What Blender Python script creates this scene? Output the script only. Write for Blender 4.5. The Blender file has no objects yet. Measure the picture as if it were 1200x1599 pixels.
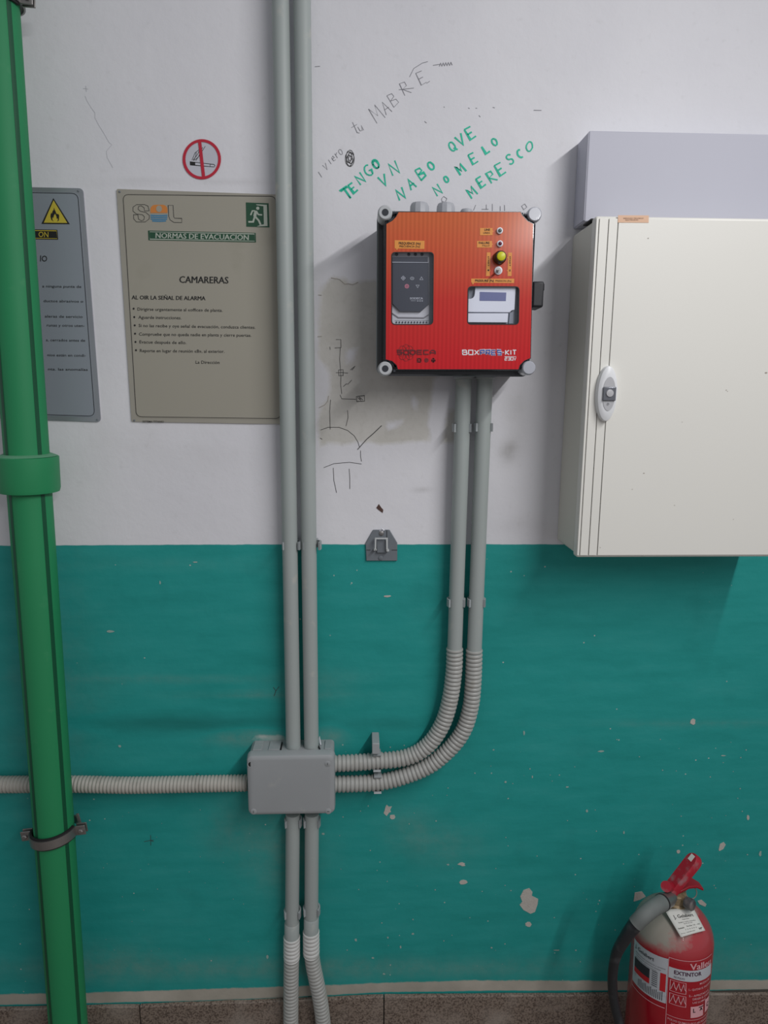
import bpy, bmesh, math, random
import numpy as np
from mathutils import Vector, Matrix
from mathutils.geometry import tessellate_polygon
random.seed(7)
PI = math.pi
S = bpy.context.scene
C = S.collection

# ------------------------------------------------------------------ camera
F = 1060.0
PITCH = math.atan(191.5 / F); YAW = math.atan(40 / F); ROLL = .006
CAMLOC = Vector((0, -1.12, 1.25))
RM = Matrix.Rotation(-YAW, 3, 'Z') @ Matrix.Rotation(PI / 2 - PITCH, 3, 'X') @ Matrix.Rotation(ROLL, 3, 'Z')
cd = bpy.data.cameras.new('camera'); cam = bpy.data.objects.new('camera', cd); C.objects.link(cam)
cd.sensor_fit = 'HORIZONTAL'; cd.sensor_width = 36; cd.lens = F / 1200 * 36; cd.clip_start = .02
cam.matrix_world = Matrix.Translation(CAMLOC) @ RM.to_4x4()
S.camera = cam
# ------------------------------------------------------------------ world, lamp, exposure
w = bpy.data.worlds.new('world'); S.world = w; w.use_nodes = True
bg = w.node_tree.nodes['Background']
bg.inputs[0].default_value = (.92, .94, 1, 1); bg.inputs[1].default_value = .30
ld = bpy.data.lights.new('tube_lamp_light', 'AREA'); ld.shape = 'RECTANGLE'; ld.size = .05; ld.size_y = 2.3
ld.energy = 30; ld.color = (1, .985, .985)
lo = bpy.data.objects.new('tube_lamp_light', ld); C.objects.link(lo)
lo.location = (.86, -1.72, 2.02); lo.rotation_euler = (0, math.radians(38), 0)
S.view_settings.view_transform = 'Standard'; S.view_settings.look = 'None'
S.view_settings.gamma = 1; S.view_settings.use_curve_mapping = False
S.view_settings.exposure = 0.0


# ------------------------------------------------------------------ pixel -> point on a plane d metres off the wall
def ray(x, y):
    return RM @ Vector(((x - 600) / F, -(y - 799.5) / F, -1.0))


def P(x, y, d=0.0):
    r = ray(x, y); t = (-d - CAMLOC.y) / r.y
    return CAMLOC + r * t


def zoom(x0, y0, s):
    return lambda x, y: (x0 + x / s, y0 + y / s)


# ------------------------------------------------------------------ materials
def lin(c):
    return tuple(((v / 255) / 12.92 if v / 255 <= .04045 else ((v / 255 + .055) / 1.055) ** 2.4) for v in c) + (1,)


MATS = {}


def mat(name, col, rough=.6, metal=0, var=.06, scale=30, bump=0, bscale=200, spec=.5, coat=0, dust=None):
    if name in MATS: return MATS[name]
    m = bpy.data.materials.new(name); m.use_nodes = True
    nt = m.node_tree; b = nt.nodes['Principled BSDF']; L = nt.links
    b.inputs['Roughness'].default_value = rough; b.inputs['Metallic'].default_value = metal
    b.inputs['Specular IOR Level'].default_value = spec; b.inputs['Coat Weight'].default_value = coat
    tc = nt.nodes.new('ShaderNodeTexCoord')
    n = nt.nodes.new('ShaderNodeTexNoise'); n.inputs['Scale'].default_value = scale; n.inputs['Detail'].default_value = 4
    L.new(tc.outputs['Object'], n.inputs['Vector'])
    mx = nt.nodes.new('ShaderNodeMix'); mx.data_type = 'RGBA'
    c = lin(col)
    mx.inputs[6].default_value = tuple(v * (1 - var) for v in c[:3]) + (1,)
    mx.inputs[7].default_value = tuple(min(1, v * (1 + var)) for v in c[:3]) + (1,)
    L.new(n.outputs[0], mx.inputs[0])
    out = mx.outputs[2]
    if dust:   # (colour, scale, threshold)
        n2 = nt.nodes.new('ShaderNodeTexNoise'); n2.inputs['Scale'].default_value = dust[1]; n2.inputs['Detail'].default_value = 6
        L.new(tc.outputs['Object'], n2.inputs['Vector'])
        r = nt.nodes.new('ShaderNodeMapRange'); r.inputs[1].default_value = dust[2]; r.inputs[2].default_value = dust[2] + .2
        L.new(n2.outputs[0], r.inputs[0])
        m2 = nt.nodes.new('ShaderNodeMix'); m2.data_type = 'RGBA'; L.new(r.outputs[0], m2.inputs[0]); L.new(out, m2.inputs[6])
        m2.inputs[7].default_value = lin(dust[0]); out = m2.outputs[2]
    L.new(out, b.inputs['Base Color'])
    if bump:
        n3 = nt.nodes.new('ShaderNodeTexNoise'); n3.inputs['Scale'].default_value = bscale
        L.new(tc.outputs['Object'], n3.inputs['Vector'])
        bp = nt.nodes.new('ShaderNodeBump'); bp.inputs['Strength'].default_value = bump; bp.inputs['Distance'].default_value = .001
        L.new(n3.outputs[0], bp.inputs['Height']); L.new(bp.outputs[0], b.inputs['Normal'])
    MATS[name] = m
    return m


M_pipe = mat('grey pvc', (161, 169, 167), .5, var=.04, scale=12, dust=((196, 192, 182), 25, .62))
M_corr = mat('grey corrugated', (168, 169, 165), .45, var=.06, scale=18, dust=((150, 146, 136), 30, .6))
M_corr_l = mat('light fitting', (205, 206, 203), .45)
M_clip = mat('clip grey', (160, 166, 168), .5)
M_box = mat('junction grey', (156, 160, 162), .5, var=.05, scale=14, dust=((188, 186, 178), 20, .64), bump=.12, bscale=900)
M_dark = mat('dark gap', (14, 14, 15), .7)
M_green = mat('green pipe', (30, 134, 84), .62, var=.06, scale=10, dust=((60, 142, 96), 30, .66))
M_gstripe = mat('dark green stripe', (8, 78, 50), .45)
M_steel = mat('steel', (150, 148, 146), .42, metal=.85, var=.15, scale=60)
M_rubber = mat('rubber', (26, 25, 27), .7)
M_cream = mat('cream enamel', (230, 229, 222), .42, var=.015, scale=6, bump=.05, bscale=700)
M_trunk = mat('lilac grey paint', (190, 191, 203), .6, var=.03, scale=8)
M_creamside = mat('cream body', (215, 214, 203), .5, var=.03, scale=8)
M_lockw = mat('lock white', (226, 228, 230), .35)
M_lockg = mat('lock grey', (186, 187, 190), .3)
M_lockd = mat('lock insert', (120, 123, 130), .25, metal=.5)
M_chrome = mat('chrome', (220, 220, 220), .15, metal=1)
M_peach = mat('peach tag', (226, 186, 156), .6)
M_black = mat('black plastic', (22, 24, 30), .22, var=.1, coat=.4)
M_blackm = mat('black matte', (34, 35, 40), .5)
M_screwring = mat('screw grey', (184, 187, 190), .35)
M_screwhole = mat('screw hole', (40, 44, 52), .4)
M_yel = mat('yellow', (196, 178, 60), .6)
M_ink = mat('ink black', (26, 27, 27), .6)
M_ink2 = mat('ink grey', (58, 58, 56), .7)
M_greeninner = mat('sign green', (30, 76, 52), .5)
M_signtxt = mat('sign pale', (176, 184, 172), .5)
M_orange_s = mat('sun orange', (206, 130, 62), .6)
M_blue_s = mat('sea blue', (62, 130, 170), .6)
M_plateg = mat('grey plate', (146, 153, 162), .42, metal=.15, var=.05, scale=6)
M_platee = mat('plate edge', (158, 162, 168), .35, metal=.5)
M_plateb = mat('beige plate', (164, 160, 147), .45, metal=.1, var=.05, scale=5, dust=((150, 147, 132), 9, .6))
M_platebe = mat('beige plate edge', (170, 166, 154), .4, metal=.3)
M_red = mat('prohibition red', (188, 34, 56), .5)
M_stick = mat('sticker white', (196, 197, 206), .5)
M_marker = mat('green marker', (28, 192, 158), .6, var=.25, scale=90)
M_pencil = mat('pencil', (134, 134, 140), .8, var=.2, scale=200)
M_pencild = mat('pencil dark', (66, 66, 66), .8, var=.2, scale=200)
M_chip = mat('bare plaster chip', (188, 184, 176), .9, var=.15, scale=120, bump=.5, bscale=500)
M_tag = mat('label orange', (226, 148, 62), .5)
M_tagink = mat('label ink', (60, 34, 14), .6)
M_logo = mat('logo brown', (92, 20, 26), .6)
M_white = mat('print white', (226, 226, 232), .5)
M_blue = mat('print blue', (44, 62, 160), .5)
M_devgrey = mat('device grey', (208, 208, 214), .5)
M_devdark = mat('device charcoal', (58, 62, 74), .4)
M_devmid = mat('device mid', (104, 110, 124), .45)
M_inner = mat('inner grey', (150, 156, 164), .6)
M_sensor = mat('sensor white', (232, 235, 246), .45)
M_lcd = mat('lcd blue', (108, 114, 160), .25)
M_pinkicon = mat('pink icon', (200, 120, 140), .5)
M_icon = mat('icon pale', (190, 194, 204), .5)
M_bracket = mat('bracket grey', (112, 118, 124), .5, var=.08, scale=50)
M_bracketl = mat('bracket light', (196, 200, 200), .4)
M_extred = mat('extinguisher red', (168, 14, 34), .22, var=.05, coat=.3)
M_levred = mat('lever red', (164, 28, 46), .35, dust=((150, 104, 108), 60, .52))
M_brass = mat('dusty brass', (150, 132, 104), .5, metal=.4, var=.2, scale=80)
M_dust = mat('dusty grey sleeve', (108, 113, 111), .7, var=.12, scale=50)
M_hose = mat('hose black', (34, 38, 42), .5, dust=((66, 69, 72), 40, .55))
M_paper = mat('paper', (214, 214, 208), .7)
M_lab = mat('label white', (190, 194, 200), .5, dust=((150, 140, 140), 40, .62))
M_labred = mat('label red', (196, 30, 40), .5)
M_labline = mat('label pink line', (226, 170, 176), .5)
M_amber = mat('ring amber', (128, 122, 116), .45)


def glass(name, tint=(.9, .92, .95), mixg=.08):
    m = bpy.data.materials.new(name); m.use_nodes = True; nt = m.node_tree; nt.nodes.clear()
    o = nt.nodes.new('ShaderNodeOutputMaterial'); t = nt.nodes.new('ShaderNodeBsdfTransparent'); t.inputs[0].default_value = tint + (1,)
    g = nt.nodes.new('ShaderNodeBsdfGlossy'); g.inputs['Roughness'].default_value = .08
    x = nt.nodes.new('ShaderNodeMixShader'); x.inputs[0].default_value = .05; nt.links.new(t.outputs[0], x.inputs[1]); nt.links.new(g.outputs[0], x.inputs[2])
    nt.links.new(x.outputs[0], o.inputs[0]); return m


M_glass = glass('clear window', (.97, .98, 1))
M_smoke = glass('smoke clear', (.55, .57, .6))


# ------------------------------------------------------------------ object helpers
def link(name, verts, faces, m, parent=None, smooth=False, bevel=0, loc=None):
    me = bpy.data.meshes.new(name)
    me.from_pydata([tuple(v) for v in verts], [], faces)
    me.validate(); me.update()
    bm = bmesh.new(); bm.from_mesh(me); bmesh.ops.recalc_face_normals(bm, faces=bm.faces); bm.to_mesh(me); bm.free()
    ms = m if isinstance(m, (list, tuple)) else [m]
    for q in ms: me.materials.append(q)
    if smooth:
        me.polygons.foreach_set('use_smooth', [True] * len(me.polygons))
        me.update()
        try: me.set_sharp_from_angle(angle=math.radians(smooth if smooth is not True else 40))
        except Exception: pass
    o = bpy.data.objects.new(name, me); C.objects.link(o)
    if parent: o.parent = parent; o.matrix_parent_inverse = Matrix.Identity(4); 
    if parent:
        off = world_off(parent)
        if off.length > 0:
            for v in me.vertices: v.co -= off
    if bevel:
        b = o.modifiers.new('bevel', 'BEVEL'); b.width = bevel; b.segments = 3; b.limit_method = 'ANGLE'; b.angle_limit = math.radians(35)
        me.polygons.foreach_set('use_smooth', [True] * len(me.polygons)); 
        b.harden_normals = False
        try: me.set_sharp_from_angle(angle=math.radians(50))
        except Exception: pass
    return o


def world_off(o):
    v = Vector((0, 0, 0))
    while o: v += o.location; o = o.parent
    return v


def tag(o, label, cat, group=None):
    o['label'] = label; o['category'] = cat
    if group: o['group'] = group
    return o


def thing(name, label, cat, loc, group=None):
    o = bpy.data.objects.new(name, None); C.objects.link(o); o.location = Vector(loc); o.empty_display_size = .02
    return tag(o, label, cat, group)


def plab(o, label):
    o['label'] = label; return o


class G:
    """collects geometry"""
    def __init__(s): s.v = []; s.f = []
    def add(s, v, f):
        n = len(s.v); s.v += [Vector(q) for q in v]; s.f += [tuple(i + n for i in g) for g in f]; return s
    def prism(s, pts, y0, y1):
        """pts: world points on one plane facing the room; extruded in y from depth y0 to y1 (metres off the wall)"""
        n = len(pts)
        tri = tessellate_polygon([[Vector((p[0], p[2], 0)) for p in pts]])
        v = [Vector((p[0], -y1, p[2])) for p in pts] + [Vector((p[0], -y0, p[2])) for p in pts]
        f = [tuple(t) for t in tri] + [tuple(i + n for i in reversed(t)) for t in tri]
        f += [(i, (i + 1) % n, (i + 1) % n + n, i + n) for i in range(n)]
        return s.add(v, f)
    def pxprism(s, pts, d0, d1):
        return s.prism([P(x, y, d1) for x, y in pts], d0, d1)
    def flat(s, pts, d):
        q = [P(x, y, d) for x, y in pts]
        tri = tessellate_polygon([[Vector((p[0], p[2], 0)) for p in q]])
        return s.add(q, [tuple(t) for t in tri])
    def pxrect(s, x0, y0, x1, y1, d0, d1):
        return s.pxprism([(x0, y0), (x1, y0), (x1, y1), (x0, y1)], d0, d1)
    def stroke(s, pts, wd, d, closed=False, fn=None):
        """ribbon in pixel space laid on plane d (or mapped by fn)"""
        fn = fn or (lambda x, y: P(x, y, d))
        pts = [Vector(p) for p in pts]
        n = len(pts)
        if n < 2: return s
        L = []; R_ = []
        for i in range(n):
            if closed: a, b = pts[i - 1], pts[(i + 1) % n]
            else: a, b = pts[max(0, i - 1)], pts[min(n - 1, i + 1)]
            t = (b - a)
            if t.length < 1e-9: t = Vector((1, 0))
            t.normalize(); nn = Vector((-t.y, t.x)) * wd / 2
            k = 1.0
            if 0 < i < n - 1 or closed:
                e = (pts[(i + 1) % n] - pts[i])
                if e.length > 1e-9: e.normalize(); k = 1 / max(.55, abs(e.dot(t)))
            L.append(fn(*(pts[i] + nn * k))); R_.append(fn(*(pts[i] - nn * k)))
        m = n if closed else n - 1
        return s.add(L + R_, [(i, (i + 1) % n, (i + 1) % n + n, i + n) for i in range(m)])
    def lathe(s, prof, c, axis='z', seg=40, caps=True):
        """prof [(r,h)] about axis through c"""
        c = Vector(c); v = []; n = len(prof)
        for r, h in prof:
            for k in range(seg):
                a = 2 * PI * k / seg; u, w_ = r * math.cos(a), r * math.sin(a)
                if axis == 'z': v.append(c + Vector((u, w_, h)))
                elif axis == 'y': v.append(c + Vector((u, -h, w_)))
                else: v.append(c + Vector((h, u, w_)))
        f = [(i * seg + k, i * seg + (k + 1) % seg, (i + 1) * seg + (k + 1) % seg, (i + 1) * seg + k) for i in range(n - 1) for k in range(seg)]
        if caps: f += [tuple(range(seg)), tuple(range((n - 1) * seg, n * seg))]
        return s.add(v, f)
    def tube(s, path, rad, seg=24, caps=True):
        """path of Vectors; rad number or list"""
        n = len(path); path = [Vector(p) for p in path]
        if not isinstance(rad, (list, tuple)): rad = [rad] * n
        t0 = (path[1] - path[0]).normalized()
        up = Vector((0, 1, 0)) if abs(t0.y) < .9 else Vector((1, 0, 0))
        v = []; 
        for i in range(n):
            t = (path[min(n - 1, i + 1)] - path[max(0, i - 1)]).normalized()
            a = t.cross(up).normalized(); b = a.cross(t).normalized(); up = b
            for k in range(seg):
                q = 2 * PI * k / seg; v.append(path[i] + (a * math.cos(q) + b * math.sin(q)) * rad[i])
        f = [(i * seg + k, i * seg + (k + 1) % seg, (i + 1) * seg + (k + 1) % seg, (i + 1) * seg + k) for i in range(n - 1) for k in range(seg)]
        if caps: f += [tuple(range(seg)), tuple(range((n - 1) * seg, n * seg))]
        return s.add(v, f)
    def box(s, c, sx, sy, sz, M=None):
        c = Vector(c); v = []
        for x in (-1, 1):
            for y in (-1, 1):
                for z in (-1, 1):
                    q = Vector((x * sx / 2, y * sy / 2, z * sz / 2)); v.append(c + (M @ q if M else q))
        return s.add(v, [(0, 1, 3, 2), (4, 6, 7, 5), (0, 4, 5, 1), (2, 3, 7, 6), (0, 2, 6, 4), (1, 5, 7, 3)])
    def build(s, name, m, parent=None, smooth=False, bevel=0):
        return link(name, s.v, s.f, m, parent, smooth, bevel)


def rrect(x0, y0, x1, y1, r, n=5):
    """rounded rectangle in pixels"""
    out = []
    for cx, cy, a0 in ((x1 - r, y0 + r, -90), (x1 - r, y1 - r, 0), (x0 + r, y1 - r, 90), (x0 + r, y0 + r, 180)):
        for k in range(n + 1):
            a = math.radians(a0 + 90 * k / n); out.append((cx + r * math.cos(a), cy + r * math.sin(a)))
    return out


def rquad(c, r, n=5):
    """rounded quadrilateral, c = TL,TR,BR,BL"""
    out = []
    for i in range(4):
        p = Vector(c[i]); a = Vector(c[i - 1]); b = Vector(c[(i + 1) % 4])
        p0 = p + (a - p).normalized() * r; p1 = p + (b - p).normalized() * r
        for k in range(n + 1):
            t = k / n; out.append(tuple(p0 * (1 - t) ** 2 + p * 2 * t * (1 - t) + p1 * t ** 2))
    return out


def circ(cx, cy, r, n=28, ry=None):
    ry = ry or r
    return [(cx + r * math.cos(2 * PI * k / n), cy + ry * math.sin(2 * PI * k / n)) for k in range(n)]


# ------------------------------------------------------------------ text
TC = {}


def glyphs(s, bold):
    k = (s, bold)
    if k not in TC:
        c = bpy.data.curves.new('t', 'FONT'); c.body = s; c.resolution_u = 2; c.offset = bold; c.size = 1
        o = bpy.data.objects.new('t', c); C.objects.link(o)
        dg = bpy.context.evaluated_depsgraph_get(); me = bpy.data.meshes.new_from_object(o.evaluated_get(dg))
        v = [tuple(q.co) for q in me.vertices]; f = [tuple(p.vertices) for p in me.polygons]
        bpy.data.objects.remove(o); bpy.data.meshes.remove(me); bpy.data.curves.remove(c)
        TC[k] = (v, f)
    return TC[k]


def text(g, s, x0, y0, x1, y1, h, d=0, bold=.0, fn=None, up=None):
    """print s from (x0,y0) to (x1,y1) (baseline, pixels), capitals h pixels high"""
    fn = fn or (lambda x, y: P(x, y, d))
    v, f = glyphs(s, bold)
    if not v: return g
    xs = [q[0] for q in v]; a, b = min(xs), max(xs)
    U = Vector((x1 - x0, y1 - y0)); N = Vector((U.y, -U.x)).normalized() if up is None else Vector(up).normalized()
    out = []
    for q in v:
        u = (q[0] - a) / (b - a); p = Vector((x0, y0)) + U * u + N * (q[1] / .72 * h)
        out.append(fn(p.x, p.y))
    return g.add(out, f)


# stroke letters on a unit box (x right, y up)
def arc(cx, cy, rx, ry, a0, a1, n=8):
    return [(cx + rx * math.cos(math.radians(a0 + (a1 - a0) * k / n)), cy + ry * math.sin(math.radians(a0 + (a1 - a0) * k / n))) for k in range(n + 1)]


SL = {
    'T': [[(0, 1), (.9, .95)], [(.45, .97), (.4, 0)]],
    'E': [[(.1, 1), (.1, 0), (.8, .05)], [(.1, 1), (.8, .98)], [(.1, .5), (.65, .52)]],
    'N': [[(0, 0), (.08, 1), (.75, 0), (.85, 1.05)]],
    'G': [arc(.5, .5, .45, .5, 60, 300), [(.72, .06), (.8, .45), (.5, .45)]],
    'O': [arc(.45, .5, .38, .48, 80, 445, 12)],
    'V': [[(0, 1), (.4, 0), (.85, 1.05)]],
    'A': [[(0, 0), (.35, 1), (.75, 0)], [(.1, .4), (.7, .42)]],
    'H': [[(0, 0), (.1, 1)], [(.7, 0), (.75, 1)], [(.05, .5), (.75, .5)]],
    'B': [[(.05, 0), (.05, 1)], [(.05, 1), (.6, .95), (.65, .7), (.1, .52)], [(.1, .52), (.7, .45), (.75, .15), (.05, 0)]],
    'D': [[(.1, 0), (.1, 1)], [(0, 1), (.5, .95), (.8, .6), (.7, .2), (.05, 0)]],
    'Q': [arc(.45, .5, .36, .48, 80, 445, 12), [(.5, .3), (.85, -.05)]],
    'M': [[(0, 0), (.1, 1), (.42, .35), (.78, 1), (.88, 0)]],
    'L': [[(.1, 1), (.1, 0), (.8, .05)]],
    'R': [[(.05, 0), (.05, 1), (.6, .95), (.65, .65), (.1, .5), (.8, 0)]],
    'S': [arc(.42, .74, .33, .26, 30, 250, 7) + arc(.4, .25, .34, .26, 80, -150, 7)],
    'C': [arc(.5, .5, .42, .5, 60, 290)],
    't': [[(.35, 1), (.35, .1), (.6, 0)], [(0, .65), (.75, .7)]],
    'u': [[(0, .6), (.05, .1), (.4, .05), (.55, .6), (.6, 0)]],
    'i': [[(.2, .6), (.25, 0)]], 'v': [[(0, .6), (.25, 0), (.5, .65)]],
    'e': [[(0, .3), (.5, .35), (.35, .6), (.05, .45), (.1, .05), (.5, .05)]],
    'r': [[(.1, .6), (.15, 0)], [(.15, .4), (.45, .6)]], 'o': [arc(.3, .3, .26, .3, 80, 445, 9)],
}


def letter(g, ch, cx, cy, h, ang, wd, Zf, aspect=.75, d=.0005, rep=1):
    ca, sa = math.cos(math.radians(ang)), math.sin(math.radians(ang))
    for st in SL[ch]:
        for q in range(rep):
            jx, jy = random.uniform(-.04, .04) * (q > 0), random.uniform(-.04, .04) * (q > 0)
            pts = []
            for x, y in st:
                u = (x + jx - .45) * h * aspect + random.uniform(-.02, .02) * h; v_ = (y + jy - .5) * h
                pts.append(Zf(cx + u * ca + v_ * sa, cy + u * sa * 1 - v_ * ca))
            g.stroke(pts, wd * random.uniform(.8, 1.15), d)


BL = {   # squared wide letters, unit box
    'S': [[(1, 1), (0, 1), (0, .5), (1, .5), (1, 0), (0, 0)]], 'O': [[(0, 0), (0, 1), (1, 1), (1, 0), (0, 0)]], 'D': [[(0, 0), (0, 1), (.8, 1), (1, .8), (1, .2), (.8, 0), (0, 0)]],
    'E': [[(1, 1), (0, 1), (0, 0), (1, 0)], [(0, .5), (.9, .5)]], 'C': [[(1, 1), (0, 1), (0, 0), (1, 0)]], 'A': [[(0, 0), (0, .7), (.3, 1), (.7, 1), (1, .7), (1, 0)], [(0, .38), (1, .38)]],
    'B': [[(0, 0), (0, 1), (.75, 1), (.9, .88), (.9, .65), (.75, .53), (0, .53)], [(.7, .53), (1, .4), (1, .12), (.85, 0), (0, 0)]], 'X': [[(0, 0), (1, 1)], [(0, 1), (1, 0)]], 'P': [[(0, 0), (0, 1), (1, 1), (1, .42), (0, .42)]],
    'R': [[(0, 0), (0, 1), (1, 1), (1, .42), (0, .42)], [(.55, .42), (1, 0)]], 'K': [[(0, 0), (0, 1)], [(1, 1), (.1, .5), (1, 0)]], 'I': [[(.5, 0), (.5, 1)]], 'T': [[(0, 1), (1, 1)], [(.5, 1), (.5, 0)]],
    '-': [[(.2, .5), (.8, .5)]], '2': [[(0, 1), (1, 1), (1, .5), (0, .5), (0, 0), (1, 0)]], '3': [[(0, 1), (1, 1), (1, 0), (0, 0)], [(.2, .5), (1, .5)]], '0': [[(0, 0), (0, 1), (1, 1), (1, 0), (0, 0)]], 'V': [[(0, 1), (.5, 0), (1, 1)]],
}


def block(g, s, x0, x1, yb, h, wd, d, gap=.4, skew=0):
    nar = {'I': .25, '-': .5}; ws = [nar.get(c, 1.0) for c in s]; tot = sum(ws) + gap * (len(s) - 1); k = (x1 - x0 - wd) / tot; x = x0 + wd / 2
    for c, w_ in zip(s, ws):
        for n_, st in enumerate(BL[c]): g.stroke([(x + px * w_ * k, yb - wd / 2 - py * (h - wd)) for px, py in st], wd, d + .00003 * n_, closed=False)
        x += (w_ + gap) * k


# ================================================================== SETTING
# wall: one big grid carrying signed distances (mm) to the painted regions
xs = np.unique(np.concatenate([np.linspace(-2.2, -.75, 12), np.arange(-.75, .95, .007), np.linspace(.95, 2.4, 12)]))
zs = np.unique(np.concatenate([np.arange(0, 2.0, .007), np.linspace(2.0, 2.6, 8)]))
X, Zg = np.meshgrid(xs, zs); nx, nz = len(xs), len(zs)
pos = np.stack([X.ravel(), np.zeros(X.size), Zg.ravel()], 1)
RMn = np.array(RM); cl = np.array(CAMLOC)
vv = (pos - cl) @ RMn
PXx = 600 + F * vv[:, 0] / -vv[:, 2]; PXy = 799.5 - F * vv[:, 1] / -vv[:, 2]


def hline(pts):
    """signed height (mm) above a polyline given in pixels on the wall"""
    w_ = [P(x, y) for x, y in pts]
    return (pos[:, 2] - np.interp(pos[:, 0], [q.x for q in w_], [q.z for q in w_])) * 1000


def sdist(poly):
    p = [P(x, y) for x, y in poly]; a = np.array([(q.x, q.z) for q in p]); px, pz = pos[:, 0], pos[:, 2]
    ins = np.zeros(len(px), bool); dm = np.full(len(px), 1e9)
    for i in range(len(a)):
        x1, z1 = a[i - 1]; x2, z2 = a[i]
        c = ((z1 > pz) != (z2 > pz)) & (px < (x2 - x1) * (pz - z1) / (z2 - z1 + 1e-12) + x1); ins ^= c
        t = np.clip(((px - x1) * (x2 - x1) + (pz - z1) * (z2 - z1)) / ((x2 - x1) ** 2 + (z2 - z1) ** 2 + 1e-12), 0, 1)
        dm = np.minimum(dm, np.hypot(px - x1 - t * (x2 - x1), pz - z1 - t * (z2 - z1)))
    return np.where(ins, 1, -1) * dm * 1000


def gs(l):
    o = np.zeros(len(pos))
    for x, y, rx, ry, a in l: o += a * np.exp(-((PXx - x) / rx) ** 2 - ((PXy - y) / ry) ** 2)
    return o


patch = sdist([(500, 452), (516, 434), (536, 436), (546, 446), (566, 440), (590, 436), (640, 430), (700, 470), (720, 560), (676, 592), (674, 625), (668, 660), (672, 688),
               (640, 690), (592, 694), (560, 690), (538, 694), (512, 690), (500, 700), (498, 645), (512, 625), (516, 590), (512, 572), (498, 560)])
patch = np.maximum(patch, sdist([(702, 640), (712, 640), (712, 690), (690, 692), (696, 668)]))
patch = np.maximum(patch, -8 + sdist([(386, 1160), (400, 1143), (450, 1146), (455, 1160)]))
islands = np.maximum.reduce([sdist(q) for q in (
    [(540, 545), (560, 540), (556, 560), (540, 575)], [(604, 662), (632, 655), (628, 664), (606, 672)],
    [(644, 620), (652, 625), (650, 642), (645, 636)])])
patch = np.minimum(patch, -islands)
h_teal = hline([(-900, 853), (0, 852), (440, 850), (620, 850), (870, 850), (1200, 849), (2200, 846)])
h_b1 = hline([(-900, 1570), (0, 1553), (140, 1550), (440, 1541), (600, 1535), (750, 1531), (950, 1532), (1200, 1530), (2200, 1515)])
h_b0 = hline([(-900, 1588), (0, 1569), (300, 1563), (440, 1558), (600, 1549), (750, 1547), (1200, 1545), (2200, 1530)])
smudge = gs([(440, 1330, 60, 60, .5), (360, 1290, 50, 40, .3), (690, 1320, 60, 30, .35), (640, 1290, 40, 30, .3), (390, 1150, 50, 14, .9), (515, 1150, 22, 14, .9),
             (180, 1500, 70, 30, .3), (650, 1510, 500, 16, .3), (300, 1515, 400, 18, .35), (1150, 1500, 100, 30, .25), (250, 1060, 200, 6, .3), (400, 1085, 120, 5, .3),
             (610, 1130, 70, 12, -.2), (300, 1130, 200, 14, -.5), (80, 1100, 80, 200, .25), (1100, 1130, 150, 5, .3), (500, 1070, 60, 30, .2), (200, 880, 200, 10, .1)])
dirt = gs([(795, 705, 14, 16, .8), (660, 765, 14, 4, .6), (800, 820, 30, 12, .3), (810, 650, 25, 60, .35), (720, 500, 80, 80, 0), (300, 700, 200, 40, .15), (150, 560, 40, 150, .12),
           (560, 745, 60, 60, .1), (205, 285, 60, 5, .3), (350, 285, 80, 4, .3), (500, 560, 14, 200, .3)])
me = bpy.data.meshes.new('wall_back')
fi = [(j * nx + i, j * nx + i + 1, (j + 1) * nx + i + 1, (j + 1) * nx + i) for j in range(nz - 1) for i in range(nx - 1)]
me.from_pydata(pos.tolist(), [], fi)
for nme, arr in (('patch', patch), ('h_teal', h_teal), ('h_b1', h_b1), ('h_b0', h_b0), ('smudge', smudge), ('dirt', dirt)):
    at = me.attributes.new(nme, 'FLOAT', 'POINT'); at.data.foreach_set('value', np.ascontiguousarray(arr, dtype=np.float32))
wall = bpy.data.objects.new('wall_back', me); C.objects.link(wall); wall['kind'] = 'structure'
# solid body behind the painted face
g = G().box((.1, .075, 1.3), 4.6, .146, 2.6)
o = g.build('masonry', mat('masonry', (150, 140, 130), .9), wall)


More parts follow.
